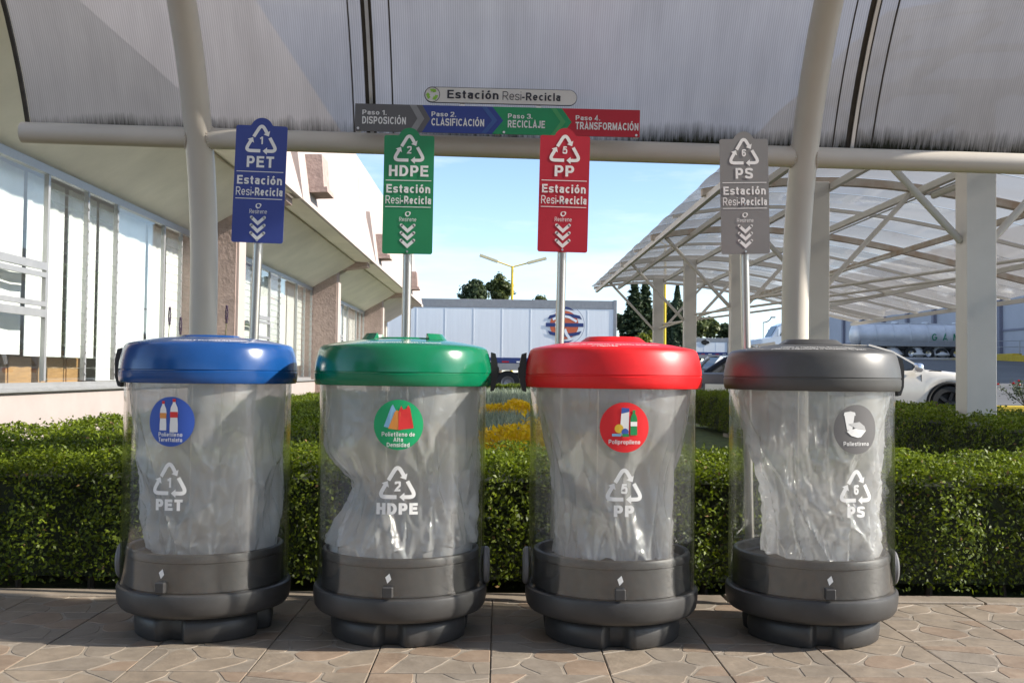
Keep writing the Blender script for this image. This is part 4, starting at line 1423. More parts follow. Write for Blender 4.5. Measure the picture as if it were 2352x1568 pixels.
# ================================================================== SIGN POSTS BEHIND THE BINS
SY = 3.885
SIGNS = [('PET', '1', (602, 289), (590, 557.5), (583.5, 770), 'blue', (0.035, 0.058, 0.255), 0.53, 0.118),
         ('HDPE', '2', (940.5, 311.5), (935, 583), (933.5, 775), 'green', (0.014, 0.215, 0.085), 0.79, 0.1155),
         ('PP', '5', (1298.5, 312), (1291.5, 579), (1287, 775), 'red', (0.42, 0.013, 0.03), 0.39, 0.1155),
         ('PS', '6', (1708, 319.5), (1713, 583), (1714, 775), 'grey', (0.20, 0.195, 0.19), 0.36, 0.1125)]
for code, num, ptop, pbot, pbase, cname, colr, tw, wpx in SIGNS:
    A = at(ptop[0], ptop[1], SY); Bm = at(pbot[0], pbot[1], SY)
    w = wpx * 1000 / FPX * SY
    axis = (A - Bm).normalized()
    h = (A - Bm).length
    base = Bm - axis * (Bm.z / axis.z)
    s = thing('sign_post', {'blue': 'blue PET recycling sign with number 1 on a steel pole', 'green': 'green HDPE recycling sign with number 2 on a steel pole', 'red': 'red PP recycling sign with number 5 on a steel pole', 'grey': 'grey PS recycling sign with number 6 on a steel pole'}[cname], 'sign', base, 'recycling signs on poles behind the bins')
    s.rotation_euler = (0, math.atan2(axis.x, axis.z), 0)
    zt = A.z / axis.z; zbm = Bm.z / axis.z
    m = MB(); m.tube([(0, 0.021, 0), (0, 0.021, zt - 0.02)], 0.0175, 20); m.build('pole', M_steel, s, smooth=True)
    m = MB(); m.lathe([(0.0, 0.0), (0.055, 0.0), (0.055, 0.006), (0.022, 0.008), (0.0, 0.008)], 24, cy=0.021); m.build('base_plate', M_steel, s, smooth=True)
    # panel outline with rounded corners and a domed head
    rc = 0.045 * w
    pts = []
    def corner(cx, cz, a0):
        for k in range(6):
            t = a0 + math.pi / 2 * k / 5
            pts.append((cx + rc * math.cos(t), cz + rc * math.sin(t)))
    x0, x1 = -w / 2, w / 2
    corner(x1 - rc, zbm + rc, -math.pi / 2)
    corner(x1 - rc, zt - rc, 0)
    rd = 0.215 * w; cd = zt - 0.06 * w
    t0 = math.asin((zt - cd) / rd)
    pts.append((rd * math.cos(t0) + 0.02 * w, zt))
    for k in range(15):
        t = t0 + 0.06 + (math.pi - 2 * t0 - 0.12) * k / 14
        pts.append((rd * math.cos(t), cd + rd * math.sin(t)))
    pts.append((-rd * math.cos(t0) - 0.02 * w, zt))
    corner(x0 + rc, zt - rc, math.pi / 2)
    corner(x0 + rc, zbm + rc, math.pi)
    mt = pmat('sign_' + cname, colr, 0.42, var=0.05, nscale=6)
    m = MB(); m.prism(pts, 'y', 0.0, 0.0035); pan = m.build('panel', mt, s)
    u = w
    top = zt
    def put(name, p, dx, dz):
        m = MB(); plane_print(m, move2d(p, dx * u, top + dz * u), -0.0012); return m.build(name, M_print, pan)
    put('recycling_arrows', recycle2d(0.575 * u), 0, -0.555)
    put('number', text2d(num, None, 0.15 * u, 0.185), 0, -0.365)
    put('plastic_code', text2d(code, tw * u, 0.22 * u, 0.20), 0, -0.822)
    L = 0.455 * u
    put('rule', ([(-L, -.007 * u), (L, -.007 * u), (L, .007 * u), (-L, .007 * u)], [(0, 1, 2, 3)]), 0, -0.905)
    put('lettering', text2d('Estación', 0.875 * u, 0.17 * u, 0.19), 0, -1.155)
    put('lettering', text2d('Resi', 0.30 * u, 0.165 * u, 0.115), -0.30, -1.375)
    put('lettering', text2d('-Recicla', 0.60 * u, 0.16 * u, 0.20), 0.16, -1.375)
    put('rule', ([(-L, -.007 * u), (L, -.007 * u), (L, .007 * u), (-L, .007 * u)], [(0, 1, 2, 3)]), 0, -1.435)
    lg = []
    lo = [(0.056 * u * (math.cos(t) - 0.25 * math.sin(3 * t) * 0 + 0.22 * math.sin(t)), 0.052 * u * (math.sin(t) + 0.12 * math.cos(2 * t))) for t in np.linspace(0, 2 * math.pi, 28)[:-1]]
    li = [(0.034 * u * (math.cos(t + .4) * 0.95), 0.034 * u * math.sin(t + .4)) for t in np.linspace(0, 2 * math.pi, 28)[:-1]]
    ring = (lo + li, [(k, (k + 1) % 27, 27 + (k + 1) % 27, 27 + k) for k in range(27)])
    put('maker_mark', ring, 0, -1.57)
    put('lettering', text2d('Resirene', 0.34 * u, 0.085 * u, 0.105), 0, -1.725)
    for k in range(3):
        ch_ = stroke2d([(-0.125 * u, 0.0), (0, -0.115 * u), (0.125 * u, 0.0)], 0.062 * u, caps=True)
        put('chevron', ch_, 0, -1.80 - 0.152 * k)
    for dz in (-1.34, -(top - zbm) / u + 0.045):
        m = MB(); m.tube([(0, -0.004, top + dz * u), (0, 0.0, top + dz * u)], 0.0042, 10); m.build('screw', M_screw, s)

# ================================================================== THE FOUR CLEAR RECYCLING BINS
BY = 3.467
BINS = [('blue', 'PET', '1', 472, (0.006, 0.058, 0.22), 0.20, -25, -29, -1, ['Polietileno', 'Tereftalato'], ['Botellas y Envases de bebidas']),
        ('green', 'HDPE', '2', 924, (0.001, 0.155, 0.068), 0.19, -3, -8, 1, ['Polietileno de', 'Alta', 'Densidad'], ['Transparentes// Bolsas "camiseta"']),
        ('red', 'PP', '5', 1405, (0.68, 0.006, 0.010), 0.40, 8, 6, -1, ['Polipropileno'], ['Tapas de Shampoo y líquidos de limpieza', '/ Tapitas']),
        ('grey', 'PS', '6', 1866, (0.070, 0.069, 0.067), 0.40, 31, 13, 1, ['Poliestireno'], ['vasos y cubiertos desechables', 'Charola espumada // Envases de plato'])]
RS = 0.2805            # radius of the clear shell
LID = [(0.078, 0.90), (0.078, 0.985), (0.084, 0.991), (0.095, 0.990), (0.104, 0.984), (0.150, 0.9815), (0.200, 0.975), (0.250, 0.9655),
       (0.272, 0.9605), (0.279, 0.9565), (0.2835, 0.951), (0.2885, 0.938), (0.2935, 0.919), (0.2975, 0.90), (0.3005, 0.8745), (0.2985, 0.8725), (0.2985, 0.8690),
       (0.3010, 0.867), (0.3005, 0.85), (0.298, 0.835), (0.2945, 0.830), (0.285, 0.829), (0.285, 0.90), (0.20, 0.93)]


def lid_z(r):
    rs = [p[0] for p in LID[4:11]]; zz = [p[1] for p in LID[4:11]]
    return float(np.interp(r, rs, zz))


def bag_mesh(seed, kind):
    """hanging liner: taut at the rim, crumpled and slumped towards the drum"""
    nt_, nz_ = 220, 130
    zt, zbot = 0.835, 0.272
    off = Vector((seed * 3.1, seed * 1.7, seed * 0.9))
    cell = {'full': (2.1, 4.6), 'slump': (2.2, 3.0), 'narrow': (1.7, 1.9), 'mid': (1.9, 2.6)}[kind]
    kf = {'full': (.085, .034), 'slump': (.065, .034), 'narrow': (.050, .022), 'mid': (.055, .030)}[kind]
    V = []
    for i in range(nz_ + 1):
        s = i / nz_
        z = zt + (zbot - zt) * s
        for k in range(nt_):
            a = 2 * math.pi * k / nt_
            ca, sa = math.cos(a), math.sin(a)
            if kind == 'full':     rad = 0.264 - 0.055 * smooth(s * 1.25) * (1 - .55 * ca) - .01 * s
            elif kind == 'slump':  rad = 0.262 - 0.045 * smooth((s - .35) * 4) * (1 - smooth((s - .62) * 3)) * (1 - ca) - .012 * s
            elif kind == 'narrow': rad = 0.262 - 0.062 * smooth(s * 1.35) * (0.9 - .25 * ca)
            else:                  rad = 0.262 - 0.040 * smooth(s * 1.4) * (0.75 - .5 * ca) - .02 * smooth((s - .7) * 3)
            low_ = smooth((s - .04) * (2.6 if kind == 'full' else 2.0))
            rad -= .012 * low_
            big = mnoise.noise(Vector((ca * 1.1, sa * 1.1, z * 1.8)) + off)
            lean = z * (2.0 + 1.5 * big) * (1.9 if kind == 'full' else 1.2)
            p1 = Vector((ca * cell[0] + lean * .6, sa * cell[0] - lean * .5, z * cell[0] * 1.25)) + off
            d1 = mnoise.voronoi(p1)[0]
            e1 = min(0.5, d1[1] - d1[0])
            p2 = Vector((ca * cell[0] * 2.3, sa * cell[0] * 2.3 + lean, z * cell[0] * 2.6)) + off * 2
            d2 = mnoise.voronoi(p2)[0]
            e2 = min(0.5, d2[1] - d2[0])
            rad += 0.026 * big * low_ + (kf[0] * (.22 - e1) + kf[1] * (.2 - e2) * low_) * low_
            rad += 0.0018 * math.sin(a * 22 + 3 * big) * (1 - s) ** 3
            rad = min(rad, 0.271)
            if z < 0.31: rad = min(rad, 0.242)
            V.append((rad * ca, rad * sa, z + 0.02 * mnoise.noise(Vector((ca * 3, sa * 3, seed))) * s))
    F = []
    for i in range(nz_):
        for k in range(nt_):
            F.append((i * nt_ + k, i * nt_ + (k + 1) % nt_, (i + 1) * nt_ + (k + 1) % nt_, (i + 1) * nt_ + k))
    c = len(V)
    V.append((0, 0, zbot))
    for k in range(nt_):
        F.append((nz_ * nt_ + k, nz_ * nt_ + (k + 1) % nt_, c))
    return V, F


def circ_tag(th, z, r=RS + 0.0012):
    return th, z, r


M_stickerwhite = pmat('sticker_white', (0.78, 0.78, 0.77), 0.45, var=0.03)
SW = {'red': pmat('sticker_art_red', (0.62, 0.03, 0.03), 0.45), 'blue': pmat('sticker_art_blue', (0.04, 0.10, 0.38), 0.45), 'lblue': pmat('sticker_art_light_blue', (0.22, 0.45, 0.66), 0.45),
      'orange': pmat('sticker_art_orange', (0.66, 0.26, 0.05), 0.45), 'green': pmat('sticker_art_green', (0.01, 0.24, 0.07), 0.45), 'yellow': pmat('sticker_art_yellow', (0.75, 0.48, 0.04), 0.45),
      'white': M_stickerwhite, 'lgrey': pmat('sticker_art_grey', (0.5, 0.5, 0.5), 0.45)}


def art(kind):
    """little pictures on the round stickers: (colour, shape) in metres from the sticker centre"""
    out = []
    def bottle(cx, cy, w, h, c, cap):
        P = [(-.5, 0), (.5, 0), (.5, .22), (.44, .45), (.5, .60), (.42, .76), (.17, .90), (.17, .93), (-.17, .93), (-.17, .90), (-.42, .76), (-.5, .60), (-.44, .45), (-.5, .22)]
        out.append((c, poly2d([(cx + x * w, cy + y * h) for x, y in P])))
        out.append((cap, poly2d([(cx + x * w, cy + y * h) for x, y in [(-.2, .932), (.2, .932), (.2, 1.03), (-.2, 1.03)]])))
    def band(cx, cy, w, h, c):
        out.append((c, poly2d([(cx - w / 2, cy), (cx + w / 2, cy), (cx + w / 2, cy + h), (cx - w / 2, cy + h)])))
    if kind == 'blue':
        bottle(-.026, -.028, .024, .090, 'white', 'red'); band(-.026, .010, .0235, .017, 'orange')
        bottle(.012, -.033, .027, .102, 'white', 'red'); band(.012, .013, .026, .018, 'red')
    elif kind == 'green':
        out.append(('lblue', poly2d([(-.046, -.006), (-.030, -.010), (-.006, .040), (-.018, .064), (-.024, .056)])))
        out.append(('orange', poly2d([(-.032, -.012), (.002, -.016), (.006, .040), (-.006, .046), (-.012, .040)])))
        out.append(('red', poly2d([(.000, -.016), (.048, -.010), (.036, .052), (.030, .062), (.024, .050), (.014, .048), (.008, .060), (.000, .040)])))
    elif kind == 'red':
        out.append(('white', poly2d([(-.016, -.026), (.012, -.026), (.014, .058), (-.010, .060)])))
        out.append(('blue', poly2d([(-.011, .043), (.0138, .049), (.014, .060), (-.010, .062)])))
        bottle(.029, -.024, .022, .076, 'green', 'green'); band(.029, .004, .021, .014, 'white')
        out.append(('yellow', disc2d(.014, 16, 1, -.018, -.004))); out.append(('blue', disc2d(.011, 16, 1, .001, -.014)))
        out.append(('lblue', poly2d([(-.040, -.028), (-.012, -.028), (-.012, -.020), (-.040, -.020)])))
        out.append(('green', poly2d([(-.008, -.029), (.014, -.029), (.012, -.020), (-.006, -.020)])))
    else:
        out.append(('white', poly2d([(-.034, -.002), (-.016, -.004), (-.008, .044), (-.043, .044)])))
        out.append(('white', poly2d([(-.046, .044), (-.004, .044), (-.006, .054), (-.022, .058), (-.043, .054)])))
        out.append(('lgrey', poly2d([(-.028, .018), (.010, .024), (.030, .010), (.034, -.002), (-.006, .004)])))
        out.append(('white', poly2d([(-.036, -.006), (-.006, .003), (.036, -.003), (.016, -.024), (.004, -.026), (-.020, -.020)])))
    return out


kinds = ['mid', 'slump', 'narrow', 'full']
for bi, (cname, code, num, px, colr, lrough, sang, lang, side, stext, ltext) in enumerate(BINS):
    X = at(px, 1100, BY).x
    YB = BY + (0.025 if bi in (0, 3) else 0)
    b = thing('recycling_bin', {'blue': 'clear cylinder recycling bin with glossy blue lid, for PET', 'green': 'clear cylinder recycling bin with glossy green lid, for HDPE', 'red': 'clear cylinder recycling bin with red lid, for PP', 'grey': 'clear cylinder recycling bin with charcoal grey lid, for PS'}[cname],
              'recycling bin', (X, YB, 0), 'clear recycling bins in a row')
    sc_ = 0.978 if bi in (0, 3) else 1.0
    b.scale = (sc_, sc_, 1.0)
    face = math.atan2(-X, BY)          # straight towards the camera, measured from -y towards +x
    th = lambda deg: face + R(deg)
    M_lid = pmat('lid_' + cname, colr, lrough, var=0.09, nscale=11, coat=0.12 if lrough < .25 else 0.0, bump=0.02, bscale=500)
    m = MB(); m.lathe(LID, 128); lid = m.build('lid', M_lid, b, smooth=True, auto=28)
    # rim lips round the opening
    if cname == 'green':
        for s in (-1, 1):
            m = MB()
            V = []; F = []
            A_ = np.linspace(-1.0, 1.0, 14) + (math.pi if s > 0 else 0)
            for t in A_:
                cx, cy = math.cos(t), math.sin(t)
                for r, z in ((0.115, 0.983), (0.100, 1.0035), (0.094, 1.0035), (0.090, 0.986)):
                    V.append((cx * r - s * 0.03, cy * r, z))
            for k in range(13):
                for q in range(4): F.append((k * 4 + q, k * 4 + (q + 1) % 4, k * 4 + 4 + (q + 1) % 4, k * 4 + 4 + q))
            F += [(0, 1, 2, 3), (55, 54, 53, 52)]
            m.add(V, F); m.build('opening_lip', M_lid, lid, smooth=True)
    elif cname in ('red', 'grey'):
        m = MB(); m.lathe([(0.0785, 0.984), (0.081, 0.999), (0.087, 1.0015), (0.094, 0.998), (0.112, 0.9845)], 64); m.build('opening_lip', M_lid, lid, smooth=True)
    # lettering printed round the top of the lid
    for q, tx in enumerate(ltext):
        rr_ = 0.236 + 0.028 * q if len(ltext) > 1 else 0.248
        wid = {0: 0.26, 1: 0.26, 2: (0.33, 0.085)[q] if bi == 2 else 0, 3: (0.26, 0.33)[q] if bi == 3 else 0}[bi]
        p = text2d(tx, wid, 0.0165, 0.14)
        m = MB(); V = []
        for x, y_, lf in p[0]:
            r = rr_ - y_
            a_ = face + (0.0 if bi != 3 else 0.12) - (0.1 if (bi == 2 and q == 1) else 0) + x / rr_
            V.append((r * math.sin(a_), -r * math.cos(a_), lid_z(r) + 0.0009 + 0.0002 * lf))
        m.add(V, p[1]); m.build('lettering', M_print, lid)
    # side lock on the lid and pivot boss at the foot, on one side
    m = MB(); sx = side
    pts = [(0.296, 0.945), (0.312, 0.940), (0.3195, 0.905), (0.318, 0.845), (0.308, 0.815), (0.296, 0.812)]
    m.prism([(sx * r, z) for r, z in pts], 'y', -0.035, 0.035)
    m.build('lid_lock', M_black, b, smooth=True, auto=25)
    m = MB(); m.prism([(sx * 0.3185, 0.9), (sx * 0.324, 0.893), (sx * 0.323, 0.862), (sx * 0.3175, 0.855)], 'y', -0.018, 0.018); m.build('lock_button', M_black, b)
    M_boss = pmat('frosted_grey_boss', (0.16, 0.16, 0.165), 0.4, var=0.08)
    m = MB(); m.lathe([(0, 0), (0.046, 0), (0.05, 0.004), (0.05, 0.014), (0.044, 0.021), (0.0, 0.023)], 32)
    m.xf(Matrix.Translation((sx * 0.279, 0, 0.225)) @ Matrix.Rotation(sx * math.pi / 2, 4, 'Y') @ Matrix.Diagonal((1.25, 1, 1, 1)))
    m.build('pivot_boss', M_boss, b, smooth=True)
    # clear shell
    m = MB(); m.lathe([(RS, 0.157), (RS, 0.842)], 128); shell = m.build('clear_shell', M_clear, b, smooth=True)
    m = MB(); m.lathe([(RS - 0.0045, 0.172), (RS - 0.0045, 0.828)], 128); m.build('shell_inner_face', M_clear, shell, smooth=True)
    # drum inside the foot, foot ring, feet
    m = MB(); m.lathe([(0.0, 0.252), (0.236, 0.252), (0.243, 0.258), (0.248, 0.284), (0.254, 0.288), (0.262, 0.285), (0.266, 0.276), (0.266, 0.262), (0.262, 0.258), (0.264, 0.20), (0.266, 0.168)], 96)
    m.build('drum', M_greyplastic, b, smooth=True, auto=30)
    m = MB(); m.lathe([(0.262, 0.166), (0.284, 0.166), (0.2895, 0.162), (0.2915, 0.154), (0.2905, 0.128), (0.286, 0.105), (0.277, 0.092), (0.262, 0.086), (0.0, 0.086)], 128)
    ring_ = m.build('foot_ring', M_greyplastic, b, smooth=True, auto=35)
    m = MB()
    prof = [(0.965, 0.0), (1.0, 0.006), (1.02, 0.04), (1.015, 0.062), (0.985, 0.074), (0.93, 0.080), (0.93, 0.0862)]
    nn_ = 160
    V = []; F = []
    for k in range(nn_):
        a_ = 2 * math.pi * k / nn_
        rel = (a_ - (th(lang) - math.pi / 2)) 
        c4 = abs(((rel + math.pi / 4) % (math.pi / 2)) - math.pi / 4)        # distance to nearest notch
        notch = smooth(1 - (c4 - 0.10) / 0.13)
        r0 = 0.2275 * (1 - 0.19 * notch)
        for f_, z in prof: V.append((r0 * f_ * math.cos(a_), r0 * f_ * math.sin(a_), z))
    Lp = len(prof)
    for k in range(nn_):
        for q in range(Lp - 1): F.append((k * Lp + q, ((k + 1) % nn_) * Lp + q, ((k + 1) % nn_) * Lp + q + 1, k * Lp + q + 1))
    F.append(tuple(k * Lp for k in range(nn_ - 1, -1, -1)))
    m.add(V, F); m.build('foot', M_greyplastic, b, smooth=True, auto=50)
    # drum latch: square catch on the shell with a white diamond above, painted for light in a hole
    lt = th(lang)
    def onshell(m, r):
        m.xf(Matrix.Rotation(lt, 4, 'Z') @ Matrix.Translation((0, -r, 0)))
    m = MB(); m.box(-0.0165, 0.0165, -0.013, 0.012, 0.172, 0.206, bev=0.003); onshell(m, RS); lat = m.build('latch', M_greyplastic, b)
    m = MB(); plane_print(m, poly2d([(-0.002, -0.016), (0.010, -0.003), (0.004, 0.015), (-0.009, 0.003)]), 0); m.xf(Matrix.Translation((0, 0, 0.232))); onshell(m, RS + 0.0012); m.build('hole_light', M_stickerwhite, lat)
    m = MB(); wrap_print(m, merge2d(stroke2d([(-0.046, 0.0), (-0.050, -0.07), (-0.04, -0.085)], 0.003), stroke2d([(0.046, 0.0), (0.05, -0.07), (0.04, -0.085)], 0.003)), 0.2675, lt, 0.262); m.build('drum_rib', M_greyplastic, b)
    # liner
    m = MB(); m.add(*bag_mesh(bi + 2, kinds[bi])); bag = m.build('bag_liner', M_film, None, smooth=True, auto=60)
    bag.location = (X, YB, 0); bag.scale = (sc_, sc_, 1.0)
    tag(bag, {'blue': 'translucent plastic liner hanging inside the bin with the blue lid', 'green': 'slumped translucent plastic liner inside the bin with the green lid', 'red': 'narrow translucent plastic liner inside the bin with the red lid', 'grey': 'shiny heavily creased plastic liner inside the bin with the grey lid'}[cname], 'bag', 'plastic liners in the clear bins')
    # round sticker with picture and words
    M_st = pmat('sticker_' + cname, {'blue': (0.030, 0.085, 0.40), 'green': (0.004, 0.33, 0.12), 'red': (0.74, 0.015, 0.02), 'grey': (0.13, 0.125, 0.125)}[cname], 0.45, var=0.03)
    sa = th(sang); zc_ = 0.709
    m = MB(); wrap_print(m, disc2d(0.0785), RS + 0.0010, sa, zc_); stk = m.build('round_sticker', M_st, shell, smooth=True)
    for q, (cn, shp) in enumerate(art(cname)):
        m = MB(); wrap_print(m, shp, RS + 0.0018 + 0.0003 * q, sa, zc_); m.build('sticker_picture', SW[cn], shell)
    m = MB()
    base = {1: -0.052, 2: -0.047, 3: -0.036}[len(stext)]
    for q, tx in enumerate(stext):
        p = text2d(tx, {'Polietileno': 0.082, 'Tereftalato': 0.082, 'Polietileno de': 0.104, 'Alta': 0.030, 'Densidad': 0.071, 'Polipropileno': 0.100, 'Poliestireno': 0.092}[tx], 0.0135, 0.155)
        wrap_print(m, move2d(p, 0, base - 0.0165 * q), RS + 0.0022, sa, zc_)
    m.build('lettering', M_stickerwhite, shell)
    m = MB(); wrap_print(m, recycle2d(0.108), RS + 0.0010, sa, 0.4735); m.build('recycling_arrows', M_stickerwhite, shell)
    m = MB(); wrap_print(m, text2d(num, None, 0.031, 0.215), RS + 0.0010, sa, 0.502); m.build('number', M_stickerwhite, shell)
    m = MB(); wrap_print(m, text2d(code, {'PET': 0.092, 'HDPE': 0.130, 'PP': 0.064, 'PS': 0.064}[code], 0.0355, 0.245, 0.07), RS + 0.0010, sa, 0.430); m.build('plastic_code', M_stickerwhite, shell)

# ================================================================== VEHICLES
M_tyre = pmat('tyre_rubber', (0.018, 0.018, 0.018), 0.8, var=0.2, nscale=20)
M_rim = pmat('alloy_rim', (0.45, 0.45, 0.46), 0.3, metal=0.8, var=0.05)
M_darkrim = pmat('black_alloy_rim', (0.03, 0.03, 0.032), 0.3, metal=0.4, var=0.05)
M_carglass = pmat('tinted_car_glass', (0.015, 0.018, 0.02), 0.06, var=0.02, spec=0.8)
M_under = pmat('underbody_black', (0.012, 0.012, 0.012), 0.8)
M_taillight = pmat('tail_light_red', (0.42, 0.01, 0.015), 0.15, var=0.1, coat=0.6)
M_headlight = pmat('head_light_lens', (0.7, 0.72, 0.75), 0.1, var=0.05, coat=0.6)
M_chrome = pmat('chrome', (0.8, 0.8, 0.82), 0.12, metal=1.0, var=0.03)


def wheel(parent, x, y, r, w, rimmat, side, ns=5):
    m = MB()
    prof = [(r * 0.66, -w / 2), (r * 0.93, -w / 2), (r, -w * 0.32), (r, w * 0.32), (r * 0.93, w / 2), (r * 0.66, w / 2)]
    m.lathe(prof, 36); m.xf(Matrix.Translation((x, y, r)) @ Matrix.Rotation(math.pi / 2, 4, 'X'))
    t = m.build('wheel', M_tyre, parent, smooth=True)
    m = MB(); m.lathe([(0, w * 0.28), (r * 0.16, w * 0.34), (r * 0.2, w * 0.26), (r * 0.2, w * 0.2)], 20)
    m.lathe([(r * 0.56, w * 0.2), (r * 0.67, w * 0.42), (r * 0.69, w * 0.42), (r * 0.67, w * 0.1)], 36)
    for k in range(ns):
        a = 2 * math.pi * k / ns
        m.bar((r * 0.12 * math.cos(a), r * 0.12 * math.sin(a), w * 0.24), (r * 0.63 * math.cos(a), r * 0.63 * math.sin(a), w * 0.30), r * 0.17, w * 0.08)
    m.xf(Matrix.Translation((x, y, r)) @ Matrix.Rotation(math.pi / 2 * (1 if side < 0 else -1), 4, 'X'))
    m.build('rim', rimmat, t, smooth=True)
    m = MB(); m.lathe([(0, 0), (r * 0.65, 0)], 24); m.xf(Matrix.Translation((x, y + side * w * 0.05, r)) @ Matrix.Rotation(math.pi / 2, 4, 'X')); m.build('brake_disc', M_under, t)


def car(label, loc, rz, L, W, H, body, shape, rimmat, cat='car', cladding=False):
    """x forward, origin under the middle of the car"""
    c = thing('parked_car', label, cat, loc, 'vehicles parked in the yard', rz)
    wr = 0.36 if shape == 'suv' else 0.32
    ax = (-L * 0.5 + L * 0.19, L * 0.5 - L * 0.19)
    # outline stations: x, bottom z, shoulder z, half width
    if shape == 'suv':
        up = [(-1, .62), (-.985, .95), (-.93, 1.03), (-.6, 1.06), (-.1, 1.05), (.30, 1.03), (.42, 1.06), (.60, 1.03), (.82, .97), (.93, .88), (.985, .72), (1, .55)]
        roof = [(-.97, 1.02), (-.86, 1.50), (-.72, .985 * H), (-.3, H), (.02, .985 * H), (.20, 1.42), (.43, 1.055)]
    elif shape == 'sedan':
        up = [(-1, .70), (-.985, .93), (-.93, .99), (-.62, .97), (-.2, .93), (.3, .90), (.5, .90), (.75, .82), (.92, .70), (.98, .58), (1, .45)]
        roof = [(-.70, .975), (-.48, 1.24), (-.25, .98 * H), (-.05, H), (.15, .96 * H), (.5, .905)]
    else:
        up = [(-1, .60), (-.99, .98), (-.94, 1.02), (-.4, .99), (.2, .95), (.5, .93), (.75, .86), (.92, .74), (.98, .60), (1, .48)]
        roof = [(-.97, 1.01), (-.90, 1.30), (-.80, .97 * H), (-.4, H), (0, .98 * H), (.18, 1.30), (.48, .94)]
    X = np.linspace(-1, 1, 61)
    hu = np.interp(X, [p[0] for p in up], [p[1] for p in up])
    V = []; F = []
    K = 9
    for i, x in enumerate(X):
        xx = x * L / 2
        pl_ = 1 - 0.16 * abs(x) ** 5 - 0.03 * abs(x) ** 2
        hw = W / 2 * pl_
        zb_ = 0.24 + (0.12 * max(0, abs(x) - .9) / .1)
        for a in ax:     # wheel openings
            d = abs(xx - a)
            if d < wr * 1.16:
                zb_ = max(zb_, math.sqrt((wr * 1.16) ** 2 - d * d) + wr)
        zs_ = hu[i]
        zb_ = min(zb_, zs_ - 0.02)
        zz = [zb_, zb_ + (zs_ - zb_) * .30, zb_ + (zs_ - zb_) * .62, zb_ + (zs_ - zb_) * .88, zs_]
        yy = [hw * .965, hw, hw * .992, hw * .955, hw * .88]
        ring_ = [(xx, -yy[k], zz[k]) for k in range(5)] + [(xx, 0, zs_ + 0.03 * (1 - abs(x)))] + [(xx, yy[k], zz[k]) for k in range(4, -1, -1)]
        V += ring_
    n = 11
    for i in range(60):
        for k in range(n - 1):
            F.append((i * n + k, i * n + k + 1, (i + 1) * n + k + 1, (i + 1) * n + k))
    F += [tuple(range(n)), tuple(60 * n + k for k in range(n - 1, -1, -1))]
    m = MB(); m.add(V, F); m.build('body', body, c, smooth=True, auto=45)
    m = MB(); m.box(-L * .47, L * .47, -W * .40, W * .40, 0.2, 0.62); m.build('underbody', M_under, c)
    # greenhouse: glass block, roof skin and pillars
    xr = [p[0] for p in roof]; zr = [p[1] for p in roof]
    Xg = np.linspace(xr[0], xr[-1], 25); Zg = np.interp(Xg, xr, zr)
    def gh(sc, zoff, base):
        V = []
        for x, z in zip(Xg, Zg):
            zb_ = np.interp(x, [p[0] for p in up], [p[1] for p in up]) - 0.03
            t = max(0.0, (z - zb_) / (H - 0.95))
            wb, wt = W / 2 * .875 * sc, W / 2 * (.875 - .20 * min(1, t)) * sc
            V += [(x * L / 2, -wb, base if base is not None else zb_), (x * L / 2, -wt, z + zoff), (x * L / 2, wt, z + zoff), (x * L / 2, wb, base if base is not None else zb_)]
        F = []
        for i in range(24):
            for k in range(3): F.append((i * 4 + k, i * 4 + k + 1, i * 4 + 5 + k, i * 4 + 4 + k))
        F += [(0, 1, 2, 3), (99, 98, 97, 96)]
        return V, F
    m = MB(); m.add(*gh(1.0, 0, None)); m.build('windows', M_carglass, c, smooth=True, auto=30)
    m = MB()
    V = []; F = []
    sel = [(x, z) for x, z in zip(Xg, Zg) if z > H * 0.93]
    for x, z in sel:
        wt = W / 2 * (.875 - .20) * 1.03
        V += [(x * L / 2, -wt, z - .035), (x * L / 2, -wt * .95, z + .012), (x * L / 2, 0, z + .03), (x * L / 2, wt * .95, z + .012), (x * L / 2, wt, z - .035)]
    for i in range(len(sel) - 1):
        for k in range(4): F.append((i * 5 + k, i * 5 + k + 1, i * 5 + 6 + k, i * 5 + 5 + k))
    m.add(V, F); m.build('roof', body, c, smooth=True)
    # pillars
    def zroof(x): return float(np.interp(x, xr, zr))
    for s in (-1, 1):
        for (xa, za, xb_, zb2, w_) in ((xr[-1], zr[-1], xr[-2], zr[-2], .07), (xr[-2], zr[-2], xr[-3], zr[-3], .07), (xr[0], zr[0], xr[1], zr[1], .12), (xr[1], zr[1], xr[2], zr[2], .12), (-.22, 1.0, -.24, H * .95, .07)):
            def wy(z):
                zb_ = 0.93
                return W / 2 * (.875 - .20 * max(0, min(1, (z - zb_) / (H - .95)))) * 1.005
            m = MB(); m.bar((xa * L / 2, s * wy(za), za), (xb_ * L / 2, s * wy(zb2), zb2), .03, w_, up=(1, 0, 0)); m.build('pillar', body, c)
        # door lines, handle, mirror
        for xd in (-.42, -.02, .40):
            m = MB(); m.box(xd * L / 2 - .004, xd * L / 2 + .004, s * W / 2 * .965 - .01, s * W / 2 * .965 + .012, .42, .95); m.build('door_gap', M_under, c)
        for xd in (-.34, .05):
            m = MB(); m.box(xd * L / 2 - .09, xd * L / 2 + .09, s * W / 2 * .97 - .02, s * W / 2 * .97 + .03, .84, .87, bev=.008); m.build('door_handle', M_chrome, c)
        m = MB(); m.box(.36 * L / 2 - .10, .36 * L / 2 + .08, min(s * W / 2 * .98, s * (W / 2 + .2)), max(s * W / 2 * .98, s * (W / 2 + .2)), 1.0, 1.19, bev=.05); m.build('side_mirror', M_chrome if shape == 'suv' else body, c, smooth=True, auto=60)
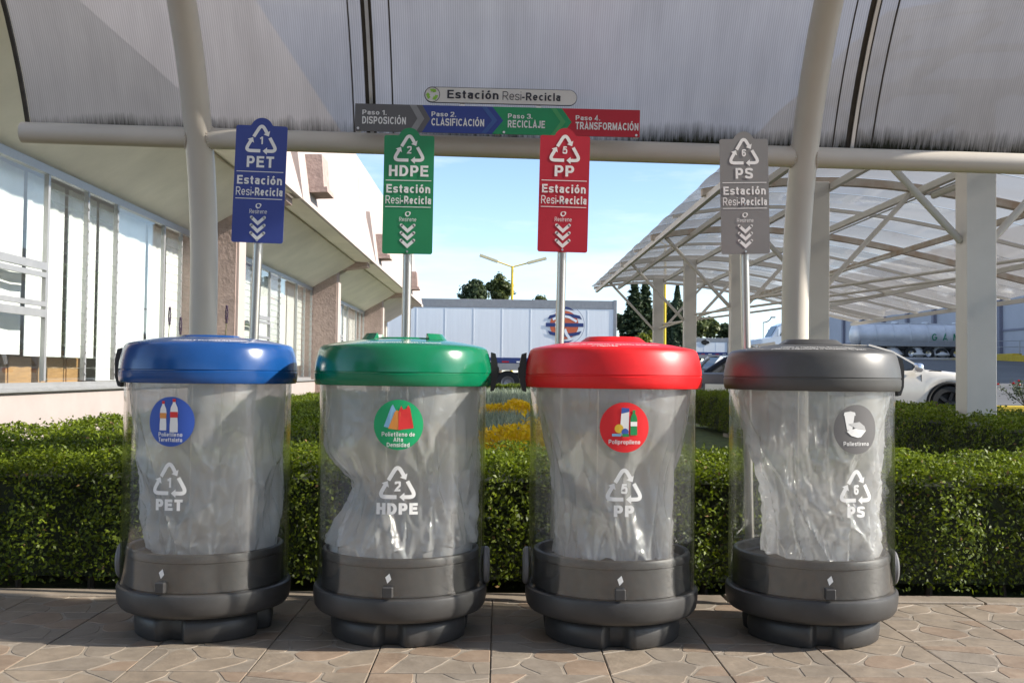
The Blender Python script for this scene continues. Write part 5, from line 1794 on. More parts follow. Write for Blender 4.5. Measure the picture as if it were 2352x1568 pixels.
        m = MB(); m.box(-L / 2 * .995, -L / 2 * .90, min(s * W * .26, s * W * .445), max(s * W * .26, s * W * .445), .76, .90, bev=.03); m.build('tail_light', M_taillight, c)
        m = MB(); m.box(L / 2 * .90, L / 2 * .985, min(s * W * .25, s * W * .43), max(s * W * .25, s * W * .43), .66, .80, bev=.03); m.build('head_light', M_headlight, c)
        for a in ax:
            wheel(c, a, s * (W / 2 - .12), wr, .23, rimmat, s)
            if cladding:
                m = MB()
                arc = [(a + wr * 1.17 * math.cos(t), s * W / 2 * .985, wr + wr * 1.17 * math.sin(t)) for t in np.linspace(-.05, math.pi + .05, 18)]
                m.tube(arc, .035, 6); m.build('arch_trim', M_under, c, smooth=True)
        if shape == 'suv':
            m = MB(); m.box(.52 * L / 2 - .12, .52 * L / 2 + .12, min(s * W / 2 * .86, s * W / 2 * .90), max(s * W / 2 * .86, s * W / 2 * .90), 1.0, 1.045); m.build('fender_vent', M_under, c)
    m = MB(); m.box(-L / 2 - .012, -L / 2 + .03, -.26, .26, .62, .76, bev=.005); m.build('number_plate', M_stickerwhite, c)
    m = MB(); m.box(-L / 2 - .03, -L / 2 + .08, -W * .44, W * .44, .36, .52, bev=.03); m.build('bumper', body, c)
    m = MB(); m.box(L / 2 - .1, L / 2 + .01, -W * .34, W * .34, .42, .62, bev=.03); m.build('grille', M_under, c)
    return c


M_suv = pmat('champagne_car_paint', (0.62, 0.58, 0.51), 0.22, var=0.03, coat=0.7)
M_dblue = pmat('dark_blue_car_paint', (0.018, 0.028, 0.058), 0.3, var=0.05, coat=0.15)
M_wcar = pmat('white_car_paint', (0.72, 0.73, 0.74), 0.25, var=0.03, coat=0.6)
YS = 22.7
wx = at(2179, 925, YS).x
car('champagne sport utility vehicle with dark wheels parked beyond the right-hand hedge', (wx - 4.9 * 0.31 * 1.17, YS + 0.95, gz(8, YS)), 0, 4.9, 1.85, 1.58, M_suv, 'suv', M_darkrim, cladding=True).scale = (1.17, 1.1, 1.06)
p = at(1655, 868, 20.2)
car('dark blue sedan seen from its tail with a red lamp, parked by the hedge', (p.x + 1.62, 21.75, gz(6, 20)), R(42), 4.6, 1.82, 1.45, M_dblue, 'sedan', M_rim)
p = at(1632, 835, 31)
car('small white hatchback with an upright red tail lamp behind the dark blue sedan', (p.x + 1.9, 32.0, gz(8, 32)), R(8), 4.0, 1.75, 1.55, M_wcar, 'hatch', M_rim)

# ---- white box trailer behind the flower bed
M_trailer = pmat('white_trailer_skin', (0.80, 0.83, 0.86), 0.35, var=0.04, nscale=1.5, stretch=(6, 1, 0.3))
M_trail2 = pmat('trailer_rail_grey', (0.30, 0.30, 0.31), 0.4, metal=0.4, var=0.1)
M_navy = pmat('navy_stripe', (0.02, 0.04, 0.16), 0.4)
M_orng = pmat('orange_vinyl', (0.55, 0.12, 0.05), 0.45, var=0.04)


def trailer(label, px0, px1, ptop, pbot, Y, length_left=0.0, zg=None, panels=1.22, logo=None):
    a = at(px0, ptop, Y); b_ = at(px1, ptop, Y)
    x0, x1 = a.x - length_left, b_.x
    zt = (a.z + b_.z) / 2
    zb_ = at((px0 + px1) / 2, pbot, Y).z
    zg = gz((x0 + x1) / 2, Y) if zg is None else zg
    t = thing('box_trailer', label, 'trailer', ((x0 + x1) / 2, Y + 1.3, zg), 'box trailers in the yard')
    O = Vector(t.location)
    m = MB(); m.box(x0 + 0.02, x1 - 0.02, Y + 0.03, Y + 2.57, zb_ + 0.05, zt - 0.05); m.build('box', M_trailer, t, org=O)
    x = x0
    n = max(1, round((x1 - x0) / panels)); st = (x1 - x0) / n
    for k in range(n):
        m = MB()
        m.box(x0 + k * st + 0.012, x0 + (k + 1) * st - 0.012, Y + 0.005, Y + 0.034, zb_ + 0.32, zt - 0.36)
        m.build('side_panel', M_trailer, t, org=O)
        m = MB(); m.box(x0 + k * st - 0.02, x0 + k * st + 0.011, Y - 0.004, Y + 0.036, zb_ + 0.30, zt - 0.36); m.build('panel_joint', M_trailer, t, org=O)
    m = MB(); m.box(x0, x1, Y - 0.012, Y + 0.04, zt - 0.355, zt, bev=0.01); m.build('top_rail', M_trail2, t, org=O)
    m = MB(); m.box(x0, x1, Y - 0.012, Y + 0.04, zb_ + 0.08, zb_ + 0.31, bev=0.01); m.build('stripe', M_navy, t, org=O)
    m = MB(); m.box(x0, x1, Y - 0.012, Y + 0.05, zb_ - 0.22, zb_ + 0.078, bev=0.01); m.build('bottom_rail', M_trail2, t, org=O)
    m = MB(); m.box(x1 - 0.12, x1 + 0.02, Y - 0.02, Y + 2.6, zb_ - 0.1, zt + 0.03, bev=0.01); m.build('end_frame', M_trail2, t, org=O)
    xx = x1 - 0.2; k = 0
    while xx > x0 + .3:
        m = MB(); m.box(xx - .30, xx, Y - 0.017, Y - 0.013, zb_ + 0.11, zb_ + 0.17); m.build('reflector', M_taillight if k % 2 else M_stickerwhite, t, org=O)
        xx -= 0.62; k += 1
        if k > 24: break
    return t, x0, x1, zb_, zt, zg, O


tr, x0, x1, zb_, zt, zg, O = trailer('long white box trailer with an orange and navy globe emblem behind the garden', 880, 1416, 687.5, 838, 43.0, 3.4, zg=-0.05)
wxs = at(1166, 868, 43.2).x
for xq in (wxs, wxs - 1.3, x0 + 1.6):
    m = MB()
    r = 0.52
    m.lathe([(r * .55, -.14), (r * .93, -.15), (r, -.1), (r, .1), (r * .93, .15), (r * .55, .14)], 36)
    m.lathe([(0, .02), (r * .3, .06), (r * .34, .0), (r * .55, .1)], 24, 1)
    m.xf(Matrix.Translation((xq, 43.25, r - 0.05)) @ Matrix.Rotation(math.pi / 2, 4, 'X'))
    m.build('wheel', [M_tyre, M_trail2], tr, org=O, smooth=True)
m = MB(); m.box(wxs - 2.1, wxs + 0.8, 43.3, 45.4, 0.25, 0.9); m.build('bogie', M_under, tr, org=O)
m = MB(); m.box(x1 - 2.6, x1 - 2.45, 43.3, 43.45, -0.05, zb_ - .2); m.build('landing_leg', M_trail2, tr, org=O)
# emblem: navy latitude bands over an orange disc with pale sweeps
lc = at(1297, 746, 42.98); RL = 44.5 / FPX * 42.98
y_ = 42.985
def emb(name, mat, p, dy):
    m = MB(); m.add([(lc.x + x, y_ - dy, lc.z + z) for x, z in p[0]], p[1]); m.build(name, mat, tr, org=O)
emb('emblem_outline', M_navy, stroke2d([(RL * 1.02 * math.cos(t), RL * 1.02 * math.sin(t)) for t in np.linspace(-1.1, 0.9, 24)], 0.012), 0.004)
emb('emblem_disc', M_orng, disc2d(RL * 0.74, 40, 3, -0.02, 0.0), 0.003)
def bandp(z0_, z1_, curve, rr_=RL * 0.98, n=16):
    V = []; F = []
    for k in range(n + 1):
        u = -1 + 2 * k / n
        for zz in (z0_, z1_):
            hw = math.sqrt(max(0.0, 1 - zz * zz))
            V.append((u * hw * rr_, (zz - curve * (u * u) * hw) * rr_))
    for k in range(n): F.append((2 * k, 2 * k + 2, 2 * k + 3, 2 * k + 1))
    return V, F
for z0_, z1_, cv in ((0.84, 0.96, 0.22), (0.42, 0.60, 0.14), (-0.10, 0.10, 0.0), (-0.62, -0.44, -0.14), (-0.96, -0.86, -0.2)):
    emb('emblem_band', M_navy, bandp(z0_, z1_, cv), 0.006)
emb('emblem_sweep', M_trailer, stroke2d([(-RL * .62, RL * .28), (-RL * .35, RL * .40), (0, RL * .45), (RL * .25, RL * .40), (RL * .62, RL * .18)], 0.10), 0.008)
emb('emblem_sweep', M_trailer, stroke2d([(-RL * .50, RL * .1), (-RL * .3, RL * .16), (-RL * .22, RL * .02), (-RL * .45, -RL * .1), (-RL * .4, -RL * .28), (-RL * .15, -RL * .32)], 0.07), 0.008)
emb('emblem_sweep', M_trailer, stroke2d([(RL * .0, -RL * .22), (RL * .12, -RL * .5), (RL * .32, -RL * .78)], 0.12), 0.008)

t2, x0, x1, zb_, zt, zg, O = trailer('short white box trailer with a black oval mark, far beyond the parked cars', 1604, 1673, 776, 817, 88.0, 1.6, panels=1.0)
zg2 = gz((x0 + x1) / 2, 88)
c_ = at(1621, 786, 87.95)
m = MB(); m.add([(c_.x + x * 1.0, 87.955, c_.z + z * 0.58) for x, z in disc2d(0.40, 32, 2)[0]], disc2d(0.40, 32, 2)[1]); m.build('oval_mark', M_under, t2, org=O)
m = MB(); V, F = stroke2d([(0.36 * math.cos(t), 0.36 * 0.55 * math.sin(t)) for t in np.linspace(-1.4, 1.4, 20)], 0.05); m.add([(c_.x + x, 87.945, c_.z + z) for x, z in V], F); m.build('oval_edge', M_stickerwhite, t2, org=O)
for xq in (x1 - 1.6, x1 - 2.8):
    m = MB(); r = .5
    m.lathe([(r * .55, -.14), (r * .93, -.15), (r, -.1), (r, .1), (r * .93, .15), (r * .55, .14)], 28); m.lathe([(0, .02), (r * .3, .06), (r * .34, .0), (r * .55, .1)], 20, 1)
    m.xf(Matrix.Translation((xq, 88.25, r + zg2)) @ Matrix.Rotation(math.pi / 2, 4, 'X')); m.build('wheel', [M_tyre, M_trail2], t2, org=O, smooth=True)
m = MB(); m.box(x1 - 4, x1 - .6, 88.3, 90.2, zg2 + .5, zb_ - .2); m.build('bogie', M_under, t2, org=O)

# ---- tractors and bulk tanker
M_cab = pmat('white_cab_paint', (0.62, 0.68, 0.76), 0.25, var=0.03, coat=0.5)
M_tank = pmat('tanker_aluminium', (0.62, 0.62, 0.64), 0.42, metal=0.35, var=0.12, nscale=1.2)
M_tgreen = pmat('tank_lettering_green', (0.01, 0.22, 0.12), 0.5)
YT2 = 85.0


def tractor(label, xf_, Y, zg, L=7.6, H=3.75):
    """long-nose road tractor facing -x; xf_ = x of the front bumper"""
    t = thing('road_tractor', label, 'truck', (xf_ + L / 2, Y + 1.2, zg), 'road tractors in the yard')
    h = L / 2
    side = [(-h, .55), (-h, 1.25), (-h + .25, 1.62), (-h + 1.7, 1.85), (-h + 2.25, 2.75), (-h + 2.75, 3.0), (-h + 3.7, H - .1), (-h + 4.3, H), (-h + 5.0, H), (-h + 5.0, .9), (-h + 2.0, .9), (-h + 1.7, .55)]
    m = MB()
    n = len(side); W = 2.3
    V = []
    for k, (yy, sc) in enumerate(((-W / 2, .93), (-W / 2 + .12, 1.0), (W / 2 - .12, 1.0), (W / 2, .93))):
        for x, z in side:
            V.append((-h + 2.6 + (x + h - 2.6) * sc, yy, 1.2 + (z - 1.2) * sc))
    F = [tuple(range(n - 1, -1, -1)), tuple(3 * n + k for k in range(n))]
    for j in range(3):
        for k in range(n): F.append((j * n + k, j * n + (k + 1) % n, (j + 1) * n + (k + 1) % n, (j + 1) * n + k))
    m.add(V, F); m.build('cab', M_cab, t, smooth=True, auto=30)
    for s in (-1, 1):
        m = MB(); m.prism([(-h + 2.35, 1.95), (-h + 2.75, 2.75), (-h + 3.45, 2.75), (-h + 3.45, 1.95)], 'y', s * (W / 2 + .002), s * (W / 2 + .012)); m.build('side_window', M_carglass, t)
        m = MB(); m.tube([(-h + 5.15, s * 1.0, 1.0), (-h + 5.15, s * 1.0, H - .2)], .07, 10); m.build('exhaust', M_chrome, t, smooth=True)
        m = MB(); m.box(-h + 2.1, -h + 2.25, s * (W / 2 + .25) - .1, s * (W / 2 + .25) + .1, 1.9, 2.55, bev=.03); m.build('mirror', M_cab, t)
        for xq in (-h + 1.15, h - 1.9, h - .6):
            m = MB(); r = .52; m.lathe([(r * .5, -.15), (r * .93, -.15), (r, -.1), (r, .1), (r * .93, .15), (r * .5, .15)], 28); m.lathe([(0, s * -.1), (r * .5, s * -.12)], 20, 1)
            m.xf(Matrix.Translation((xq, s * .95, r)) @ Matrix.Rotation(math.pi / 2, 4, 'X')); m.build('wheel', [M_tyre, M_chrome], t, smooth=True)
        m = MB(); m.tube([(-h + 3.3, s * .9, .75), (-h + 4.8, s * .9, .75)], .3, 16); m.build('fuel_tank', M_chrome, t, smooth=True)
        m = MB(); m.box(-h + .02, -h + .3, min(s * .7, s * 1.05), max(s * .7, s * 1.05), .95, 1.2, bev=.04); m.build('head_light', M_headlight, t)
    m = MB(); m.add([(-h + 1.72, -.95, 1.93), (-h + 1.72, .95, 1.93), (-h + 2.2, .9, 2.74), (-h + 2.2, -.9, 2.74)], [(0, 1, 2, 3)]); m.build('windscreen', M_carglass, t)
    m = MB(); m.box(-h + 1.4, h, -.45, .45, .55, .85); m.build('chassis', M_under, t)
    m = MB(); m.box(-h - .08, -h + .2, -1.1, 1.1, .35, .8, bev=.06); m.build('bumper', M_cab, t)
    m = MB(); m.box(-h - .012, -h + .02, -.5, .5, .85, 1.5); m.build('grille', M_under, t)
    return t


xf1 = at(1726, 800, YT2).x
ZGT = gz(xf1 + 12, YT2)
ttr = tractor('white road tractor with tall sleeper hauling the silver bulk tanker', at(1741, 800, YT2).x, YT2, gz(xf1 + 4, YT2))
tractor('white road tractor parked in front of the tanker rig, nose to the shelter posts', at(1722, 800, 79).x, 79, gz(at(1722, 800, 79).x + 3, 79) - 0.1, 6.6, 3.1)
ta = at(1975, 745, YT2); tb = at(2226, 741, YT2)
tk = thing('bulk_tanker', 'silver bulk tanker with hopper cones and green letters GAMA by the warehouse', 'tanker', ((ta.x + tb.x) / 2, YT2 + 1.2, ZGT))
O = Vector(tk.location)
zt = at(2100, 742, YT2).z; r = 1.02
zcen = zt - r
yc = YT2 + 1.25
m = MB()
prof = [(ta.x - .35, .01), (ta.x - .3, r * .55), (ta.x - .12, r * .88), (ta.x, r), (tb.x, r), (tb.x + .12, r * .88), (tb.x + .3, r * .55), (tb.x + .35, .01)]
m.lathe([(rr_, xx) for xx, rr_ in prof], 40)
m.v = [(z, yc + x, zcen + y * 1.0) for x, y, z in m.v]
m.build('tank', M_tank, tk, smooth=True, auto=35, org=O)
x = ta.x + .05
while x < tb.x:
    m = MB(); m.lathe([(r + .002, x), (r + .045, x + .015), (r + .045, x + .06), (r + .002, x + .075)], 40)
    m.v = [(z, yc + a_, zcen + b2) for a_, b2, z in m.v]; m.build('ring_stiffener', M_tank, tk, smooth=True, org=O); x += 1.47
m = MB(); m.box(ta.x, tb.x, yc - .3, yc + .3, zt - .03, zt + .05); m.build('walkway', M_tank, tk, org=O)
for k in range(5):
    xx = ta.x + .9 + k * 2.6
    if xx < tb.x:
        m = MB(); m.lathe([(0, zt + .16), (.3, zt + .16), (.33, zt + .1), (.33, zt)], 20, cx=xx, cy=yc); m.build('hatch', M_tank, tk, smooth=True, org=O)
M_cone = pmat('hopper_aluminium', (0.60, 0.58, 0.56), 0.45, metal=0.3, var=0.08)
for k in range(5):
    xx = at(2000 + 53.5 * k * 1.03, 800, YT2).x + .1
    zc1, zc0 = at(2030, 785, YT2).z, at(2030, 812, YT2).z
    m = MB(); m.lathe([(.0, zc1 + .0), (.05, zc1), (.98, zc0), (.98, zc0 - .05), (.25, zc0 - .75), (.2, zc0 - .9), (0, zc0 - .9)], 28, cx=xx, cy=yc - .25); m.build('hopper_cone', M_cone, tk, smooth=True, org=O)
m = MB(); m.box(ta.x + .2, tb.x, yc - .9, yc + .9, zcen - r * .9, zcen - r * .5); m.build('saddle', M_trail2, tk, org=O)
m = MB(); m.box(at(2075, 823, YT2).x, tb.x, YT2 - .05, YT2 + .05, at(2075, 825, YT2).z, at(2075, 820, YT2).z); m.build('side_rail', M_chrome, tk, org=O)
m = MB(); m.box(ta.x + 1.0, tb.x, yc - .45, yc + .45, ZGT + .75, ZGT + 1.0); m.build('chassis', M_under, tk, org=O)
for xx in (at(2095, 830, YT2).x, at(2135, 830, YT2).x, tb.x - 1.0, tb.x - 2.2):
    for s in (-1, 1):
        m = MB(); q = .5; m.lathe([(q * .5, -.15), (q * .93, -.15), (q, -.1), (q, .1), (q * .93, .15), (q * .5, .15)], 28); m.lathe([(0, .1), (q * .5, .12)], 20, 1)
        m.xf(Matrix.Translation((xx, yc + s * .9, q + ZGT)) @ Matrix.Rotation(math.pi / 2, 4, 'X')); m.build('wheel', [M_tyre, M_chrome], tk, smooth=True, org=O)
m = MB()
for k, lt_ in enumerate('GAMA'):
    cp = at(2149 + 25 * k, 774, YT2)
    p = text2d(lt_, None, 0.58, 0.16)
    V = []
    for xx, zz, lf in p[0]:
        Z = cp.z - .29 + zz
        dy = math.sqrt(max(0.0, (r + .05) ** 2 - (Z - zcen) ** 2)) + .004 * lf
        V.append((cp.x + xx, yc - dy, Z))
    m2 = MB(); m2.add(V, p[1]); m2.build('letter', M_tgreen, tk, org=O)

# ================================================================== WAREHOUSE, KERBS, LAMPS
XWH = 45.0
M_wh = pmat('lavender_grey_cladding', (0.43, 0.43, 0.48), 0.7, var=0.06, nscale=0.6, bump=0.1, bscale=4)
M_whp = pmat('cladding_pilaster', (0.22, 0.215, 0.27), 0.7, var=0.08)
M_ykerb = pmat('yellow_kerb_paint', (0.62, 0.42, 0.03), 0.6, var=0.12, nscale=4)
wh = thing('warehouse', 'long tall lavender-grey warehouse wall with dark pilasters behind the tanker', 'building', (XWH + 6, 110, 0))
O = Vector(wh.location)
ystep = XWH * FPX * 0.0000655
ypil = [XWH * FPX * 0.001319 - k * ystep for k in range(0, 13)]
for k in range(-1, 13):
    yp = XWH * FPX * 0.001319 - k * ystep
    zg = gz(XWH, yp) - 0.3
    m = MB(); m.box(XWH - .32, XWH + .05, yp - .28, yp + .28, zg, 14.2); m.build('pilaster', M_whp, wh, org=O)
    for z0_, z1_ in ((zg, 5.2), (5.26, 9.6), (9.66, 14.0)):
        m = MB(); m.box(XWH, XWH + .3, yp - ystep + .282, yp - .282, z0_, z1_); m.build('wall_panel', M_wh, wh, org=O)
    m = MB(); m.box(XWH - .08, XWH + .1, yp - ystep + .283, yp - .283, 5.14, 5.32); m.build('girt', M_whp, wh, org=O)
m = MB(); m.box(XWH + .3, XWH + 14, ypil[-1] - ystep, XWH * FPX * 0.001319 + 1 * ystep, 0, 14.3); m.build('block', M_wh, wh, org=O)
# yellow kerb and guard rail along the warehouse foot
kb = thing('yellow_kerb', 'yellow-painted loading kerb with railing along the warehouse foot', 'kerb', (XWH - 3, 90, gz(42, 90)))
for k in range(16):
    y0 = 52 + k * 5.0
    z = gz(XWH - 3, y0 + 2.5)
    m = MB(); m.box(XWH - 3.2, XWH - 2.4, y0 + .02, y0 + 4.98, z - .3, z + .55, bev=.03); m.build('kerb_block', M_ykerb, kb, org=Vector(kb.location))
    for zz in (1.1, 1.6):
        m = MB(); m.tube([(XWH - 2.6, y0, z + zz), (XWH - 2.6, y0 + 5, gz(XWH - 3, y0 + 7.5) + zz)], .035, 6); m.build('rail', M_trail2, kb, org=Vector(kb.location))
    m = MB(); m.tube([(XWH - 2.6, y0, z + .5), (XWH - 2.6, y0, z + 1.62)], .04, 6); m.build('rail_post', M_trail2, kb, org=Vector(kb.location))
# traffic island with yellow kerb and a rose bush
pi_ = at(2277, 925, 29.0)
isl = thing('island_kerb', 'yellow kerb of the small planted island with the rose bush', 'kerb', (pi_.x + 2.0, 29.2, gz(15, 29)))
for k in range(5):
    m = MB(); m.box(-2.0 + k * 1.2 + .008, -2.0 + (k + 1) * 1.2 - .008, -.2, .0, -.2, .17, bev=.02); m.build('kerb_block', M_ykerb, isl)
m = MB(); m.box(-1.99, 3.99, .005, 2.6, -.2, .12); m.build('soil', M_core, isl)
M_rosel = leafmat('rose_leaf', (0.05, 0.075, 0.03), (0.14, 0.17, 0.08), 0.3, 0.4, 0.3)
M_rose = pmat('red_rose_petal', (0.55, 0.015, 0.02), 0.6, var=0.2)
rp_ = at(2352, 912, 29.9)
rb = thing('rose_bush', 'leggy rose bush with red flowers on the yellow-kerbed island', 'rose bush', (rp_.x, 29.9, gz(15, 29) + .12))
rng = np.random.default_rng(77)
rr = random.Random(8)
ends = []
for k in range(9):
    e = Vector((-0.62 + 0.15 * k + rr.uniform(-.05, .05), rr.uniform(-.3, .3), 0.55 + .3 * rr.random()))
    m = MB(); m.tube([(0.05, 0, 0), (e.x * .4, e.y * .4, e.z * .5), tuple(e)], [.016, .012, .006], 5); m.build('stem', M_twig, rb)
    ends.append(e)
P = np.concatenate([np.array(e)[None] * rng.uniform(.45, 1.0, (70, 1)) + rng.normal(0, .075, (70, 3)) for e in ends])
Vv, Fq = leaf_quads(P, np.tile((0, -.3, .7), (len(P), 1)), .075, .045, rng)
o = bulk('foliage', Vv, Fq, M_rosel, rb); o['kind'] = 'stuff'
for k, e in enumerate(ends):
    if k % 3 == 2: continue
    m = MB()
    for q in range(3):
        for w_ in range(5):
            a = w_ * 1.257 + q; r_ = .02 + .02 * q
            c0 = Vector((e.x, e.y - .02, e.z + .04))
            m.add([tuple(c0), tuple(c0 + Vector((r_ * math.cos(a - .6), r_ * math.sin(a - .6), .05 - .012 * q))), tuple(c0 + Vector((r_ * 1.35 * math.cos(a), r_ * 1.35 * math.sin(a), .065 - .02 * q))), tuple(c0 + Vector((r_ * math.cos(a + .6), r_ * math.sin(a + .6), .05 - .012 * q)))], [(0, 1, 2, 3)])
    m.build('flower', M_rose, rb)

M_ypole = pmat('yellow_lamp_post', (0.72, 0.50, 0.03), 0.45, var=0.06)
M_lamph = pmat('lamp_head_ivory', (0.64, 0.56, 0.34), 0.45, var=0.05)


def lamp2(label, px, pytop, arms, Y, r0=.085):
    tp = at(px, pytop, Y)
    t = thing('street_lamp', label, 'street lamp', (tp.x, Y, gz(tp.x, Y)), 'lamp posts in the yard')
    O = Vector(t.location)
    m = MB(); m.tube([(tp.x, Y, O.z), (tp.x, Y, tp.z)], [r0, r0 * .75], 12); m.build('post', M_ypole, t, smooth=True, org=O)
    for (ax_, ay_) in arms:
        e = at(ax_, ay_, Y)
        c0 = Vector((tp.x, Y, tp.z - .05))
        mid = c0.lerp(Vector(e), .55)
        m = MB(); m.tube([tuple(c0), tuple(mid)], .035, 8); m.build('arm', M_ypole, t, smooth=True, org=O)
        m = MB(); m.bar(tuple(c0.lerp(Vector(e), .45)), tuple(e), .28, .13); m.build('lamp_head', M_lamph, t, org=O)
    return t


lamp2('yellow lamp post with two raised arms above the white trailer', 1177, 611, [(1102, 586), (1255, 593)], 52)
lamp2('yellow and white lamp post among the cypresses behind the shelter', 1528, 560, [(1500, 545)], 60, .1)
for px, py, Y, lb, dx in ((1753, 734, 110, 'slender grey street lamp with a curved arm above the white tractor', 1),):
    tp = at(px, py, Y)
    t = thing('street_lamp', lb, 'street lamp', (tp.x, Y, gz(tp.x, Y)), 'lamp posts in the yard'); O = Vector(t.location)
    m = MB(); m.tube([(tp.x, Y, O.z), (tp.x, Y, tp.z - .3)] + [(tp.x + .9 * math.sin(a), Y, tp.z - .3 + .75 * (1 - math.cos(a))) for a in np.linspace(.2, 1.4, 6)], .07, 8); m.build('post', M_alu, t, smooth=True, org=O)
    m = MB(); m.box(tp.x + .8, tp.x + 1.35, Y - .12, Y + .12, tp.z + .2, tp.z + .36, bev=.04); m.build('lamp_head', M_alu, t, org=O)

# ================================================================== TREES
M_bark = pmat('tree_bark', (0.10, 0.075, 0.055), 0.9, var=0.3, nscale=4, bump=0.5, bscale=10)
M_tg = [leafmat('dark_tree_leaf', (0.035, 0.055, 0.024), (0.085, 0.115, 0.045), .25, .5, .3, .5),
        leafmat('mid_tree_leaf', (0.055, 0.08, 0.022), (0.15, 0.175, 0.055), .3, .5, .3, .5),
        leafmat('lime_bush_leaf', (0.10, 0.13, 0.012), (0.26, 0.28, 0.04), .35, .45, .25, .5),
        leafmat('conifer_needle', (0.020, 0.04, 0.018), (0.06, 0.09, 0.036), .15, .6, .3, .6)]


def broad_tree(label, px, ptop, wpx, Y, mat, seed, leaf=.28, n=5200, squash=1.0, name='leafy_tree', zg=None, trunkpart=0.35):
    rng = np.random.default_rng(seed)
    tp = at(px, ptop, Y)
    zg = gz(tp.x, Y) if zg is None else zg
    t = thing(name, label, 'tree', (tp.x, Y, zg), 'trees beyond the yard')
    H = tp.z - zg; RW = wpx / FPX * Y / 2
    RH = min(H * (1 - trunkpart) / 2, RW * 1.15); zc_ = H - RH
    m = MB(); m.tube([(0, 0, -.2), (.05 * RW, 0, H * .2), (0, .05, H * .45), (.1 * RW, 0, H * .8)], [H * .03, H * .024, H * .018, H * .006], 9); m.build('trunk', M_bark, t, smooth=True)
    cl = []
    rr = random.Random(seed)
    while len(cl) < 46:
        d = Vector((rr.gauss(0, 1), rr.gauss(0, 1), rr.gauss(0, 1))).normalized()
        q = rr.uniform(.15, .82)
        cl.append((Vector((d.x * RW * q, d.y * RW * q, zc_ + d.z * RH * q * squash)), rr.uniform(.22, .42) * RW))
    for c, r_ in cl[:9]:
        m = MB(); b0 = Vector((0, 0, H * rr.uniform(.3, .5))); m.tube([tuple(b0), tuple(b0.lerp(c, .5) + Vector((0, 0, .1 * H * .3))), tuple(c)], [H * .011, H * .008, H * .003], 6); m.build('limb', M_bark, t, smooth=True)
    P = []; Nn = []
    for c, r_ in cl:
        k = n // len(cl)
        d = rng.normal(0, 1, (k, 3)); d /= np.linalg.norm(d, axis=1)[:, None]
        rad = r_ * rng.uniform(.5, 1.08, (k, 1)) * (1 + .25 * rng.normal(0, 1, (k, 1)))
        P.append(np.array(c) + d * rad * np.array((1, 1, .8))); Nn.append(d)
    P = np.concatenate(P); Nn = np.concatenate(Nn)
    Vv, Fq = leaf_quads(P, Nn + np.array((0, 0, .3)), leaf, leaf * .6, rng, .5)
    o = bulk('crown', Vv, Fq, mat, t); o['kind'] = 'stuff'
    return t


def conifer(label, px, ptop, wpx, Y, seed, mat, narrow=False, n=9000, leaf=.3, zg=None):
    rng = np.random.default_rng(seed)
    tp = at(px, ptop, Y)
    zg = gz(tp.x, Y) if zg is None else zg
    t = thing('cypress_tree' if narrow else 'conifer_tree', label, 'tree', (tp.x, Y, zg), 'trees beyond the yard')
    H = tp.z - zg; RW = wpx / FPX * Y / 2
    m = MB(); m.tube([(0, 0, -.2), (0, 0, H * .5), (0, 0, H * .97)], [H * .022, H * .013, H * .002], 8); m.build('trunk', M_bark, t, smooth=True)
    rr = random.Random(seed)
    if narrow:
        u = rng.random(n); z = H * (.05 + .95 * u)
        rad = RW * np.clip(np.minimum((1 - u) * 2.6, .75 + u * .5), 0.02, 1) * (1 + .2 * np.sin(z * 3.1 + 2 * np.sin(z)))
        a = rng.random(n) * 6.283
        q = rng.random(n) ** .35 * (1 + .2 * np.sin(a * 5 + z * 2))
        P = np.stack([rad * q * np.cos(a), rad * q * np.sin(a), z], 1)
        Nn = np.stack([np.cos(a), np.sin(a), np.full(n, .8)], 1)
    else:
        P = []; Nn = []
        nb = 95
        for k in range(nb):
            u = (k + rr.random()) / nb
            z = H * (.06 + .93 * u)
            a = k * 2.399
            L = RW * (1 - u) ** .85 * rr.uniform(.7, 1.15) + .12
            kk = int(n / nb * (1.6 - 1.2 * u))
            s = rng.random(kk) ** .7
            pts = np.stack([np.cos(a) * L * s, np.sin(a) * L * s, z - .16 * L * s + .07 * L * s ** 2], 1) + rng.normal(0, 1, (kk, 3)) * np.array((.13, .13, .07)) * (.5 + L * .28)
            P.append(pts); Nn.append(np.tile((np.cos(a) * .4, np.sin(a) * .4, .9), (kk, 1)))
            if k % 4 == 0:
                m = MB(); m.tube([(0, 0, z), (math.cos(a) * L * .9, math.sin(a) * L * .9, z - .1 * L)], [.03, .008], 5); m.build('limb', M_bark, t)
        P = np.concatenate(P); Nn = np.concatenate(Nn)
    Vv, Fq = leaf_quads(P, Nn, leaf, leaf * .42, rng, .6)
    o = bulk('crown', Vv, Fq, mat, t); o['kind'] = 'stuff'
    return t


broad_tree('round dark tree rising behind the white trailer roof, fuller of the pair', 1090, 638, 66, 80, M_tg[0], 101, .34, 6000, 1.0, trunkpart=.15)
broad_tree('taller round tree beside its fuller twin above the white trailer', 1148, 629, 62, 82, M_tg[1], 102, .34, 6000, 1.0, trunkpart=.15)
broad_tree('tree whose tip just shows over the trailer roof by the yellow lamp', 1241, 677, 40, 90, M_tg[1], 103, .3, 2500, trunkpart=.3)
conifer('tall double-topped dark conifer left of the shelter posts, broader half', 1458, 648, 96, 88, 104, M_tg[3], n=12000, leaf=.42)
conifer('tall dark conifer forming the second tip beside the broader one', 1483, 645, 80, 90, 105, M_tg[3], n=10000, leaf=.42)
conifer('slim dark cypress between two shelter posts', 1556, 655, 38, 78, 106, M_tg[3], narrow=True, n=7000, leaf=.3)
conifer('short slim cypress against its taller neighbour', 1539, 705, 30, 79, 107, M_tg[3], narrow=True, n=4000, leaf=.3)
